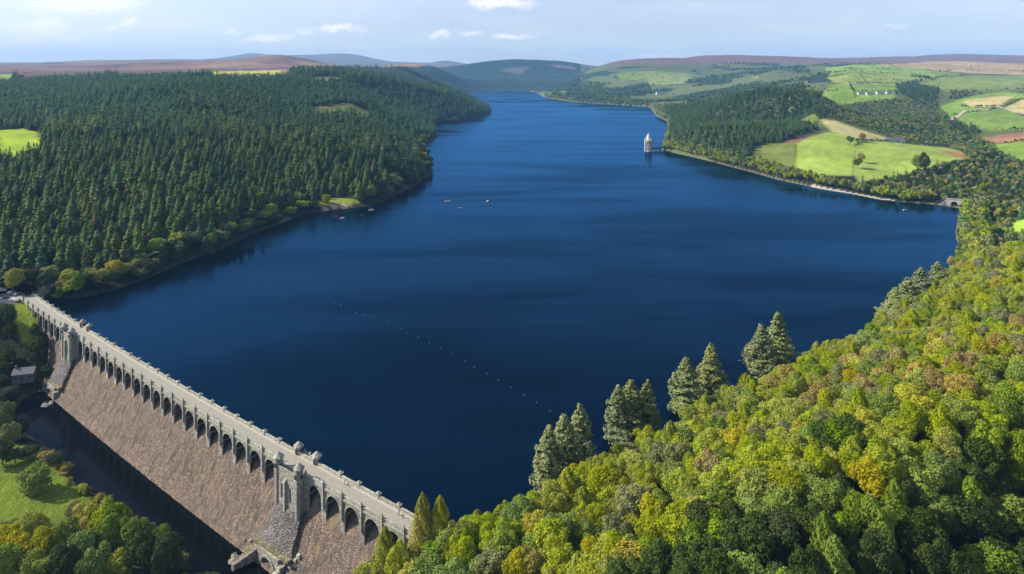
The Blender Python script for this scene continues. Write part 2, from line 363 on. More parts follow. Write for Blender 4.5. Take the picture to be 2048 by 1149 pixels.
def vnoise(x, y, s, seed=0):
    """smooth value noise, -1..1"""
    x = x / s + seed * 17.3; y = y / s - seed * 9.1
    xi = np.floor(x); yi = np.floor(y); fx = x - xi; fy = y - yi; fx = fx * fx * (3 - 2 * fx); fy = fy * fy * (3 - 2 * fy)
    def h(a, b):
        v = np.sin(a * 127.1 + b * 311.7 + seed * 74.7) * 43758.5453; return (v - np.floor(v)) * 2 - 1
    return (h(xi, yi) * (1 - fx) + h(xi + 1, yi) * fx) * (1 - fy) + (h(xi, yi + 1) * (1 - fx) + h(xi + 1, yi + 1) * fx) * fy


def fbm(x, y, s, seed=0, o=4):
    v = 0; a = 1.0; t = 0
    for k in range(o): v = v + a * vnoise(x, y, s / 2 ** k, seed + k); t += a; a *= 0.5
    return v / t


def ground(P, full=True):
    P = np.asarray(P, dtype=float); out = np.empty(len(P))
    for i in range(0, len(P), 60000):
        Q = P[i:i + 60000]; U = uv(Q)
        z = 60 * np.sinh(kern(U, CPU) @ _wt[:-1] + _wt[-1])
        X, Y = Q[:, 0], Q[:, 1]
        z = z + fbm(X, Y, 260, 3) * np.clip((Y - 900) / 1500, 0, 1) * 7 + (X < -.03 * Y) * fbm(X, Y, 420, 13, 2) * np.clip((Y - 650) / 700, 0, 1) * np.clip((4200 - Y) / 1500, 0, 1) * np.clip((-X / Y - .03) / .1, 0, 1) * 17 + fbm(X, Y, 900, 5) * np.clip((Y - 3000) / 3500, 0, 1) * 20
        dl = sdist(Q, LAKE); dr = sdist(Q, RIVER)
        low = (X * -0.60044 + Y * -0.79967 > (-312.3 * -0.60044 + 426 * -0.79967) + 3) & (dr < 260) & (X < 10)   # below the dam
        land = np.maximum(z, np.where(low, -23.4, 0.5 + 0.02 * np.clip(dl, 0, 60)))
        land = np.where(low, land, np.minimum(land, 0.45 * np.maximum(dl, 0) + 0.02))
        land = np.where(dl < 0, np.maximum(-12, 0.4 * dl - 0.05), land)
        land = np.minimum(land, np.where(dr < 0, -24.3 + np.maximum(-4, 0.5 * dr), -24.2 + 0.7 * np.maximum(dr, 0) + 0.02 * np.maximum(dr, 0) ** 2))
        out[i:i + 60000] = land
    return out


def hit(x, y):
    """ground point seen at a pixel of the survey photograph"""
    Y = np.exp(np.linspace(math.log(95), math.log(15000), 1400)); u = (x - 1024) / F
    P = np.stack([u * Y, Y], 1); z = ground(P); r = HC - (y - HZ) * Y / F
    k = np.argmax(z > r)
    if not (z > r).any(): k = len(Y) - 1
    return float(P[k, 0]), float(P[k, 1]), float(z[k])


def poly(px): return np.array([hit(x, y)[:2] for x, y in px])
def gz(x, y): return float(ground(np.array([(x, y)]))[0])


# land cover: (colour, world outline)
GRASS = (0.17, 0.27, 0.035); GRASS2 = (0.24, 0.29, 0.06); PALE = (0.40, 0.36, 0.16); OLIVE = (0.14, 0.17, 0.035); BROWN = (0.19, 0.12, 0.06); MOOR = (0.17, 0.085, 0.065)
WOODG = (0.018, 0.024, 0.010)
FIELDS = [
    ('f', (0.26, 0.36, 0.02), [(-30, 262), (50, 258), (84, 268), (86, 300), (70, 325), (-30, 330)]),
    ('f', (0.36, 0.33, 0.06), [(372, 153), (400, 146), (480, 141), (560, 141), (590, 152), (520, 156), (440, 157)]),
    ('f', (0.12, 0.13, 0.03), [(618, 216), (690, 206), (742, 226), (735, 240), (640, 236)]),
    ('f', (0.13, 0.15, 0.05), [(600, 158), (660, 152), (690, 158), (650, 166)]),
    ('f', (0.20, 0.28, 0.05), [(-20, 150), (32, 149), (20, 164), (-20, 168)]),
    ('f', OLIVE, [(1500, 330), (1512, 292), (1590, 284), (1596, 340), (1560, 345)]),
    ('f', (0.25, 0.34, 0.055), [(1592, 345), (1592, 288), (1640, 266), (1700, 263), (1712, 286), (1705, 352), (1650, 352)]),
    ('f', (0.26, 0.34, 0.06), [(1712, 290), (1790, 286), (1850, 292), (1900, 296), (1940, 318), (1880, 330), (1800, 352), (1718, 366), (1706, 350)]),
    ('f', PALE, [(1640, 240), (1680, 246), (1760, 272), (1800, 284), (1720, 278), (1660, 262)]),
    ('f', (0.34, 0.20, 0.08), [(1860, 296), (1930, 308), (1942, 320), (1900, 312)]),
    ('f', BROWN, [(1560, 290), (1600, 272), (1660, 260), (1630, 272), (1596, 288)]),
    ('f', OLIVE, [(1575, 230), (1640, 240), (1655, 256), (1600, 250)]),
    ('f', GRASS, [(1615, 182), (1660, 170), (1790, 168), (1790, 200), (1680, 212), (1625, 196)]),
    ('f', GRASS2, [(1655, 156), (1790, 150), (1870, 160), (1780, 172), (1680, 172)]),
    ('f', (0.20, 0.29, 0.05), [(1650, 136), (1750, 130), (1860, 140), (1880, 156), (1780, 150), (1660, 152)]),
    ('f', (0.36, 0.25, 0.12), [(1750, 130), (1850, 124), (2060, 128), (2060, 150), (1950, 148), (1860, 140)]),
    ('f', (0.17, 0.22, 0.05), [(1860, 140), (1960, 150), (2060, 150), (2060, 180), (1900, 186), (1830, 168), (1880, 156)]),
    ('f', GRASS, [(1880, 215), (1960, 190), (2010, 182), (2060, 190), (2060, 196), (1960, 210), (1905, 240)]),
    ('f', (0.44, 0.36, 0.16), [(1925, 204), (2000, 192), (2030, 194), (1995, 214), (1945, 214)]),
    ('f', (0.46, 0.38, 0.16), [(2010, 216), (2040, 200), (2070, 202), (2070, 228), (2020, 226)]),
    ('f', (0.15, 0.23, 0.04), [(1900, 232), (1940, 216), (2008, 218), (2070, 240), (2070, 262), (1990, 262), (1920, 250)]),
    ('f', (0.30, 0.16, 0.09), [(1965, 276), (2070, 264), (2070, 280), (1970, 288)]),
    ('f', GRASS, [(1972, 290), (2070, 280), (2070, 326), (2010, 318)]),
    ('f', (0.27, 0.42, 0.04), [(2022, 436), (2080, 432), (2080, 470), (2028, 468)]),
    ('f', (0.14, 0.19, 0.04), [(1230, 150), (1290, 142), (1370, 146), (1385, 156), (1300, 164), (1245, 162)]),
    ('f', (0.20, 0.24, 0.07), [(1290, 152), (1385, 150), (1370, 168), (1300, 172)]),
    ('f', (0.22, 0.25, 0.08), [(1500, 156), (1520, 150), (1515, 160)]),
    ('f', (0.24, 0.26, 0.09), [(1112, 186), (1140, 180), (1130, 190)]),
    ('f', (0.10, 0.08, 0.07), [(1000, 140), (1060, 134), (1040, 150)]),
    ('f', (0.20, 0.14, 0.12), [(1085, 128), (1150, 134), (1150, 140), (1120, 136)]),
    ('f', (0.20, 0.26, 0.02), [(30, 612), (62, 606), (74, 640), (72, 700), (48, 690), (28, 650)]),
    ('f', (0.13, 0.18, 0.018), [(-60, 905), (60, 890), (150, 962), (190, 1015), (130, 1060), (40, 1040), (-60, 1060)]),
    ('f', (0.26, 0.28, 0.05), [(632, 412), (640, 400), (716, 393), (722, 404), (700, 411)]),
    ('f', (0.42, 0.36, 0.28), [(40, 585), (96, 566), (104, 578), (90, 590), (60, 596)]),
    ('f', (0.40, 0.38, 0.36), [(-30, 596), (40, 590), (62, 598), (30, 606), (-30, 612)]),
    ('f', (0.30, 0.22, 0.10), [(130, 885), (160, 900), (165, 962), (150, 966), (134, 930)]),
    ('f', (0.36, 0.32, 0.20), [(1890, 240), (1912, 232), (1905, 246)]),
    ('f', (0.42, 0.34, 0.28), [(700, 414), (640, 424), (636, 421), (690, 411)]),
    ('f', (0.34, 0.28, 0.24), [(550, 452), (575, 436), (585, 438), (566, 452)]),
    ('f', (0.24, 0.26, 0.06), [(880, 238), (910, 233), (918, 238), (900, 241)]),
]
FP = [(c, poly(p)) for _, c, p in FIELDS]
WOODPX = {
    'promontory': [(1306, 214), (1334, 250), (1328, 296), (1400, 314), (1490, 338), (1506, 296), (1590, 284), (1560, 290), (1600, 272), (1640, 258), (1600, 250), (1575, 230), (1640, 240), (1650, 222), (1610, 193), (1560, 181), (1500, 186), (1440, 198), (1370, 214)],
    'valley': [(1625, 200), (1680, 214), (1800, 200), (1870, 200), (1890, 230), (1925, 254), (1960, 276), (1972, 290), (2010, 322), (2080, 330), (2080, 425), (2020, 432), (2024, 472), (2100, 480), (2100, 560), (1900, 560), (1905, 480), (1930, 412), (1870, 404), (1760, 394), (1722, 368),
               (1800, 356), (1870, 334), (1945, 322), (1900, 294), (1800, 282), (1740, 262), (1660, 236), (1640, 222)],
    'knoll': [(1545, 186), (1598, 191), (1648, 216), (1652, 250), (1604, 244), (1560, 218)],
    'patch': [(1790, 160), (1850, 152), (1880, 175), (1870, 212), (1840, 214), (1800, 190)],
    'patch2': [(1900, 176), (1960, 160), (1990, 165), (1950, 182), (1930, 200), (1900, 200)],
    'patch3': [(1890, 262), (1900, 246), (1960, 256), (1960, 272)],
    'far_bank': [(1085, 192), (1150, 160), (1220, 168), (1300, 172), (1400, 158), (1500, 165), (1620, 178), (1600, 190), (1500, 186), (1440, 198), (1310, 212), (1150, 204)],
    'far_bank_high': [(1380, 140), (1420, 128), (1600, 130), (1640, 150), (1600, 176), (1400, 160)],
}
WP = {k: poly(v) for k, v in WOODPX.items()}

# ---- ground mesh
NU, NV = 1000, 640
us = np.linspace(-1.15, 1.15, NU); vs = np.linspace(math.log(55), math.log(15400), NV)
UU, VV = np.meshgrid(us, vs); YY = np.exp(VV); XX = UU * YY
GP = np.stack([XX.ravel(), YY.ravel()], 1)
GZ = ground(GP)
GX, GY = GP[:, 0], GP[:, 1]
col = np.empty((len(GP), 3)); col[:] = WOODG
n1 = fbm(GX, GY, 700, 11, 5); n2 = fbm(GX, GY, 240, 21, 5)
def lay(mask, c): col[mask] = c
left = GX < GY * 0.03
bl = np.clip((GY - np.where(GX < -.33 * GY, 2250, 3000) - 300 * n1) / 400, 0, 1)[:, None] * left[:, None]
moorc = np.array(MOOR)[None, :] * (1 + 0.7 * n2[:, None]) + np.array((0.09, 0.08, 0.015))[None, :] * np.clip(4 * (n1 - .12), 0, 1)[:, None] - np.array((.07, .03, .03))[None, :] * np.clip(4 * (-n1 - .15), 0, 1)[:, None]
col = col * (1 - bl) + moorc * bl
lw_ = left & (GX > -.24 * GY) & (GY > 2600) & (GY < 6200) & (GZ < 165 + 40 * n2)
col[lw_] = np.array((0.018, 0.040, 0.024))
rt = (~left) & (GY > 1100)
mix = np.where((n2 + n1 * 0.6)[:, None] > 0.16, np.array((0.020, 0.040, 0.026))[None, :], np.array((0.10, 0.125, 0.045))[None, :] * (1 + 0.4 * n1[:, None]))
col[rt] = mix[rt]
hr = (~left) & (GY > 4300) & (GX > GY * 0.10); hb = np.clip((GZ - 175) / 60, 0, 1)[:, None] * hr[:, None]
col = col * (1 - hb) + (np.array((0.16, 0.085, 0.085))[None, :] * (1 + 0.3 * n2[:, None])) * hb
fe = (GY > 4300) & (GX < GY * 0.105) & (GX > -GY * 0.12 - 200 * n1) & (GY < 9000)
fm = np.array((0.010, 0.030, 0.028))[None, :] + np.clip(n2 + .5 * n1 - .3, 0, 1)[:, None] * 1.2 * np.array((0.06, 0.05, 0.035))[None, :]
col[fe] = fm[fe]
col[GY > 9800] = (0.13, 0.11, 0.10)
for c, pl in FP:
    x0, y0 = pl.min(0) - 12; x1, y1 = pl.max(0) + 12
    idx = np.where((GX >= x0) & (GX <= x1) & (GY >= y0) & (GY <= y1))[0]
    if len(idx):
        sd_ = sdist(GP[idx], pl); wd = 0.0022 * GY[idx]; al = np.clip(0.5 - sd_ / (2 * wd) + 0.5 * fbm(GX[idx], GY[idx], 30, 7, 3), 0, 1)[:, None]
        cc = np.array(c)[None, :] * (1 + 0.22 * n2[idx][:, None] + 0.35 * fbm(GX[idx], GY[idx], 45, 8, 3)[:, None] + 0.35 * fbm(GX[idx], GY[idx], 9, 18, 3)[:, None])
        col[idx] = col[idx] * (1 - al) + cc * al
dlk = sdist(GP, LAKE)
bch = (dlk > -6) & (dlk < np.clip(GY / 700, 0.6, 4) * (0.8 + 1.2 * n2)) & (GZ < 3)
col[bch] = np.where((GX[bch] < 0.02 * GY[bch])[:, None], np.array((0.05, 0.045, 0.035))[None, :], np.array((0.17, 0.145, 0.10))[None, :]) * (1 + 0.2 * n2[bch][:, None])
bb = (dlk > -4) & (dlk < 7) & (GX > .46 * GY) & (GX < .59 * GY) & (GY < 960) & (GY > 700); col[bb] = (0.42, 0.36, 0.28)
drv = sdist(GP, RIVER)
k = (np.abs(drv) < 1.6) & (GZ < -20); col[k] = (0.10, 0.06, 0.03)
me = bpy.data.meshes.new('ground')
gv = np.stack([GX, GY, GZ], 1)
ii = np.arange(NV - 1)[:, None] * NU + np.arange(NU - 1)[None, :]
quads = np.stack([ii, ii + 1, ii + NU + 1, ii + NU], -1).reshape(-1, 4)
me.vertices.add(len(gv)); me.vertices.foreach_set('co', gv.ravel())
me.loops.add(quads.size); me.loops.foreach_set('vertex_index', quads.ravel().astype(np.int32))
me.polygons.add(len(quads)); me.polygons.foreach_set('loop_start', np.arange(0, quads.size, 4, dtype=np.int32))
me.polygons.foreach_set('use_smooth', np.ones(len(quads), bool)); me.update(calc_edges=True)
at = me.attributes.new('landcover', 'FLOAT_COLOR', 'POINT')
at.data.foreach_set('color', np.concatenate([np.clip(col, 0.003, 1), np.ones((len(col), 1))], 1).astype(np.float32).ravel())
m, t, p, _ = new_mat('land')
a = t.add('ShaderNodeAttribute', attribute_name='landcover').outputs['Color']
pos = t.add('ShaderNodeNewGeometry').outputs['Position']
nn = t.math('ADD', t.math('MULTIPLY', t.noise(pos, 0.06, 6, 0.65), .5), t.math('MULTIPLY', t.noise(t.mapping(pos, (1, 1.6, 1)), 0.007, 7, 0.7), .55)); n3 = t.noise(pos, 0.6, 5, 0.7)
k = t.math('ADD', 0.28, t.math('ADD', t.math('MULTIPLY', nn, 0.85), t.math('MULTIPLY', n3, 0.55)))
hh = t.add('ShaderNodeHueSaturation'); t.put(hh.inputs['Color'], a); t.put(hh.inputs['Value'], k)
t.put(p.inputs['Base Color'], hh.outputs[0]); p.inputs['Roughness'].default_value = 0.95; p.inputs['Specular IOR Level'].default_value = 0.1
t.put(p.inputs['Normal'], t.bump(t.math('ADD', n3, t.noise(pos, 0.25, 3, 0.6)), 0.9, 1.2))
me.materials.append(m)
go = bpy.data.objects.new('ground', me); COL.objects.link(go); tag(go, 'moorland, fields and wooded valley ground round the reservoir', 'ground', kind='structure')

# ------------------------------------------------------------------ water


def water_mat(name, deep, scale=1.0, rough=0.06, streaks=True, tint=(0.10, 0.40, 0.80)):
    m = bpy.data.materials.new(name); m.use_nodes = True; t = NT(m.node_tree)
    out = t.add('ShaderNodeOutputMaterial')
    pos = t.add('ShaderNodeNewGeometry').outputs['Position']
    n = t.noise(t.mapping(pos, (0.0022, 0.0085, 1), (0, 0, R(6))), 1.0, 5, 0.62, dist=0.8)
    nb = t.noise(t.mapping(pos, (0.0045, 0.016, 1), (0, 0, R(-4))), 1.0, 4, 0.6, dist=0.5)
    sm = t.math('MULTIPLY', t.math('SUBTRACT', t.math('ADD', t.math('MULTIPLY', n, .6), t.math('MULTIPLY', nb, .4)), 0.42, True), 8.0, True) if streaks else 0.3
    w1 = t.noise(t.mapping(pos, (0.5, 0.8, 1)), scale, 4, 0.6); w2 = t.noise(t.mapping(pos, (0.06, 0.12, 1)), scale, 4, 0.6)
    h = t.math('ADD', t.math('MULTIPLY', w1, 0.30), t.math('MULTIPLY', w2, 1.2))
    b = t.add('ShaderNodeBump'); b.inputs['Distance'].default_value = 0.5; t.put(b.inputs['Height'], h)
    t.put(b.inputs['Strength'], t.math('ADD', 0.04, t.math('MULTIPLY', sm, 0.34)) if streaks else 0.06)
    d = t.add('ShaderNodeBsdfDiffuse'); d.inputs[0].default_value = (*deep, 1)
    g = t.add('ShaderNodeBsdfGlossy'); g.inputs[0].default_value = (*tint, 1)
    t.put(g.inputs['Roughness'], t.math('ADD', rough, t.math('MULTIPLY', sm, 0.14)) if streaks else rough)
    f = t.add('ShaderNodeFresnel'); f.inputs['IOR'].default_value = 1.333
    for s_ in (g, f): t.put(s_.inputs['Normal'], b.outputs[0])
    mx = t.add('ShaderNodeMixShader'); t.put(mx.inputs[0], t.math('MULTIPLY', f.outputs[0], t.math('ADD', 0.64, t.math('MULTIPLY', sm, 0.42)), True) if streaks else f.outputs[0]); t.t.links.new(d.outputs[0], mx.inputs[1]); t.t.links.new(g.outputs[0], mx.inputs[2])
    t.t.links.new(mx.outputs[0], out.inputs[0]); return m


M_LAKE = water_mat('lake_water', (0.0, 0.002, 0.007))
M_RIVER = water_mat('river_water', (0.003, 0.0035, 0.004), 1.4, 0.05, False, (0.16, 0.20, 0.28))


def sheet(name, outline, z, m, label, cat):
    ar = sum(outline[i - 1][0] * outline[i][1] - outline[i][0] * outline[i - 1][1] for i in range(len(outline)))
    o = mesh_obj(name, [(x, y, z) for x, y in outline], [list(range(len(outline)))[::1 if ar > 0 else -1]], m)
    tag(o, label, cat, kind='structure'); return o


def grow(pl, d):
    c = np.asarray(pl); out = []
    area = 0.5 * sum(c[i][0] * c[(i + 1) % len(c)][1] - c[(i + 1) % len(c)][0] * c[i][1] for i in range(len(c)))
    s = 1 if area > 0 else -1
    for i in range(len(c)):
        a, b, e = c[i - 1], c[i], c[(i + 1) % len(c)]
        n_ = np.array([b[1] - a[1], a[0] - b[0]]); n2_ = np.array([e[1] - b[1], b[0] - e[0]])
        n_ = n_ / (np.linalg.norm(n_) + 1e-9) + n2_ / (np.linalg.norm(n2_) + 1e-9); n_ /= (np.linalg.norm(n_) + 1e-9)
        out.append(tuple(b + n_ * s * d))
    return out


# the dam line itself bounds the sheet, so the water is only grown on the natural shores
lw = grow(LAKE, 9)
lw[-3] = (-18, 205); lw[-2] = (-62, 235.5); lw[-1] = (-313, 425)
lw = [q for q in lw]
# insert points along the slightly bowed dam
sheet('lake_water', lw, 0.0, M_LAKE, 'deep blue reservoir water', 'water')
sheet('river_water', grow(RIVER, 3), -24.0, M_RIVER, 'dark still pool of river water below the dam', 'water')

# ------------------------------------------------------------------ the dam (s along the crest, n downstream, z up)
DP, DT, DN = np.array([-312.3, 426.0]), np.array([.79967, -.60044]), np.array([-.60044, -.79967])
DO = (-190.0, 318.0, -24.0)


def dam_xy(s, n):
    b = 2.6 * np.sin(np.pi * np.clip(np.asarray(s) / 352.0, 0, 1)) ** 0.8
    return DP[0] + DT[0] * s + DN[0] * (n + b), DP[1] + DT[1] * s + DN[1] * (n + b)


def dwarp(V):
    x, y = dam_xy(V[:, 0], V[:, 1]); return np.stack([x - DO[0], y - DO[1], V[:, 2] - DO[2]], 1)


dam = tag(empty('stone_dam', DO), 'long pinkish grey masonry dam with an arched roadway over its crest', 'dam')
# overflow face: ogee crest then a long rough batter
PROF = [(1.0, -1.6), (1.8, -0.9), (2.8, -0.7), (3.8, -1.1), (5.0, -2.3), (6.3, -4.2), (7.6, -6.6), (9.2, -9.8), (11.0, -13.2), (13.2, -17.0), (15.8, -20.8), (18.6, -24.0), (21.5, -27.0), (23, -30)]
S_ = np.arange(-2, 374, 1.0)
rng = np.random.RandomState(5)
V = []
for i, s in enumerate(S_):
    for j, (n, z) in enumerate(PROF):
        jit = rng.uniform(-.13, .13) if j > 3 else 0
        V.append((s, n + jit, z))
NPf = len(PROF)
Fq = [(i * NPf + j, i * NPf + j + 1, (i + 1) * NPf + j + 1, (i + 1) * NPf + j) for i in range(len(S_) - 1) for j in range(NPf - 1)]
mesh_obj('spillway_face', dwarp(np.array(V)), Fq, M_FACE, dam)
mb = MB()
for s in np.arange(-2, 373, 5.0): mb.box(s, s + 5, 0.2, 1.02, -14, -0.9)
mb.build('upstream_wall', M_BATTER, dam, dwarp)
# bays
BAYS = [26.8 - 19.2, 26.8 - 9.6] + [26.8 + 9.6 * k for k in range(6)] + [99.4 + 10.08 * k for k in range(19)] + [307.8 + 10.0 * k for k in range(6)]
WALLN = 7.0
piers = []


def arch_mesh(sc_, half, zc, zs, top, n0, n1):
    """wall slab with an arched opening: half width, crown, springing"""
    b = MB(); K = 12; r = half; pts = []
    for k in range(K + 1):
        a = math.pi - math.pi * k / K; pts.append((sc_ + r * math.cos(a), zs + (zc - zs) * math.sin(a)))
    for (x0, z0), (x1, z1) in zip(pts[:-1], pts[1:]):
        b.raw([(x0, n0, z0), (x1, n0, z1), (x1, n0, top), (x0, n0, top), (x0, n1, z0), (x1, n1, z1), (x1, n1, top), (x0, n1, top)],
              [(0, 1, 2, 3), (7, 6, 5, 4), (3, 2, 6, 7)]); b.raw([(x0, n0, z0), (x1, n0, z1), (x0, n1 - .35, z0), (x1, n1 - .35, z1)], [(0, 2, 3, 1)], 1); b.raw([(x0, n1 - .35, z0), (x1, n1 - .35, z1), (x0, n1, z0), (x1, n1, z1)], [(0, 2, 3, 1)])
    return b


for i, s in enumerate(BAYS):
    half = 3.85 if 90 < s < 300 else 3.6
    b = arch_mesh(s, half, 4.75, 0.9, 5.9, 0.7, WALLN)
    arch = b.build('arch', [M_ASHLAR, M_SHADE_DARK], dam, dwarp)
    b = MB(); K = 12                                   # ring of voussoirs proud of the wall
    for k in range(K):
        a0 = math.pi * k / K; a1 = math.pi * (k + 1) / K
        q = [(s + half * math.cos(a0), .9 + 3.85 * math.sin(a0)), (s + half * math.cos(a1), .9 + 3.85 * math.sin(a1)),
             (s + (half + .55) * math.cos(a1), .9 + 4.3 * math.sin(a1)), (s + (half + .55) * math.cos(a0), .9 + 4.3 * math.sin(a0))]
        b.raw([(x, WALLN - .02, z) for x, z in q] + [(x, WALLN + .16, z) for x, z in q], [(3, 2, 1, 0), (4, 5, 6, 7), (0, 1, 5, 4), (2, 3, 7, 6)])
    b.build('arch_ring', M_CAPS, arch, dwarp)
PC = []
for a, c in zip(BAYS[:-1], BAYS[1:]):
    if c - a < 12: PC.append((a + c) / 2)
PC += [2.8, 79.4, 94.5, 285.9, 303.0, 362.8]
for s in sorted(PC):
    hw = 1.22
    b = MB(); b.box(s - hw, s + hw, WALLN - .45, WALLN + .12, -9.5, 5.92); b.box(s - hw, s + hw, 0.45, WALLN - .45, -9.5, 5.92, 1)  # set-back pier sides take the stone with shade in its colour
    b.box(s - hw - .12, s + hw + .12, 0.4, WALLN + .25, 0.3, 0.7)
    pr = b.build('pier', [M_ASHLAR, M_SHADE_DARK], dam, dwarp)
    b = MB(); b.box(s - .36, s + .36, WALLN + .1, WALLN + .75, -1.5, 7.7); b.box(s - .5, s + .5, WALLN + .0, WALLN + .9, 7.7, 8.0)
    b.ring(s, WALLN + .45, [(.5, 8.0), (.25, 8.6), (.1, 9.2)], 4, rot=math.pi / 4)
    b.build('pilaster', M_CAPS, pr, dwarp)
# deck, parapets, pedestals
mb = MB()
for s in np.arange(-6, 372, 6.0): mb.box(s, s + 6, -0.2, WALLN + .5, 5.9, 6.2)
mb.build('deck', M_ROAD, dam, dwarp)
mb = MB()
for s in np.arange(-6, 372, 6.0):
    mb.box(s, s + 6, 0.35, 1.25, 6.2, 6.32); mb.box(s, s + 6, 6.0, 6.7, 6.2, 6.32)
mb.build('pavement', plain('kerbed_footway', (0.38, 0.355, 0.31), 0.9, 0, 0.2, 0.5), dam, dwarp)
for nm, n0, sa, sb in (('parapet', -0.15, -6, 372), ('parapet', WALLN - .3, -6, 80), ('parapet', WALLN - .3, 94.5, 285.5), ('parapet', WALLN - .3, 303.5, 371)):
    mb = MB()
    for s in np.arange(sa, sb, 3.0):
        mb.box(s, s + 3, n0, n0 + .5, 6.2, 7.25); mb.box(s, s + 3, n0 - .12, n0 + .62, 7.25, 7.45)
        if n0 > 0: mb.box(s, s + 3, n0 + .5, n0 + .72, 5.55, 5.85)
    mb.build(nm, M_CAPS, dam, dwarp)
for s in sorted(PC):
    if s in (79.4, 94.5, 285.9, 303.0): continue
    b = MB(); b.box(s - .75, s + .75, -0.75, 0.5, 3.5, 7.75); b.box(s - .95, s + .95, -0.95, 0.65, 7.75, 8.0); b.ring(s, -.15, [(.9, 8.0), (.2, 8.5)], 4, rot=math.pi / 4)
    b.build('pedestal', M_CAPS, dam, dwarp)


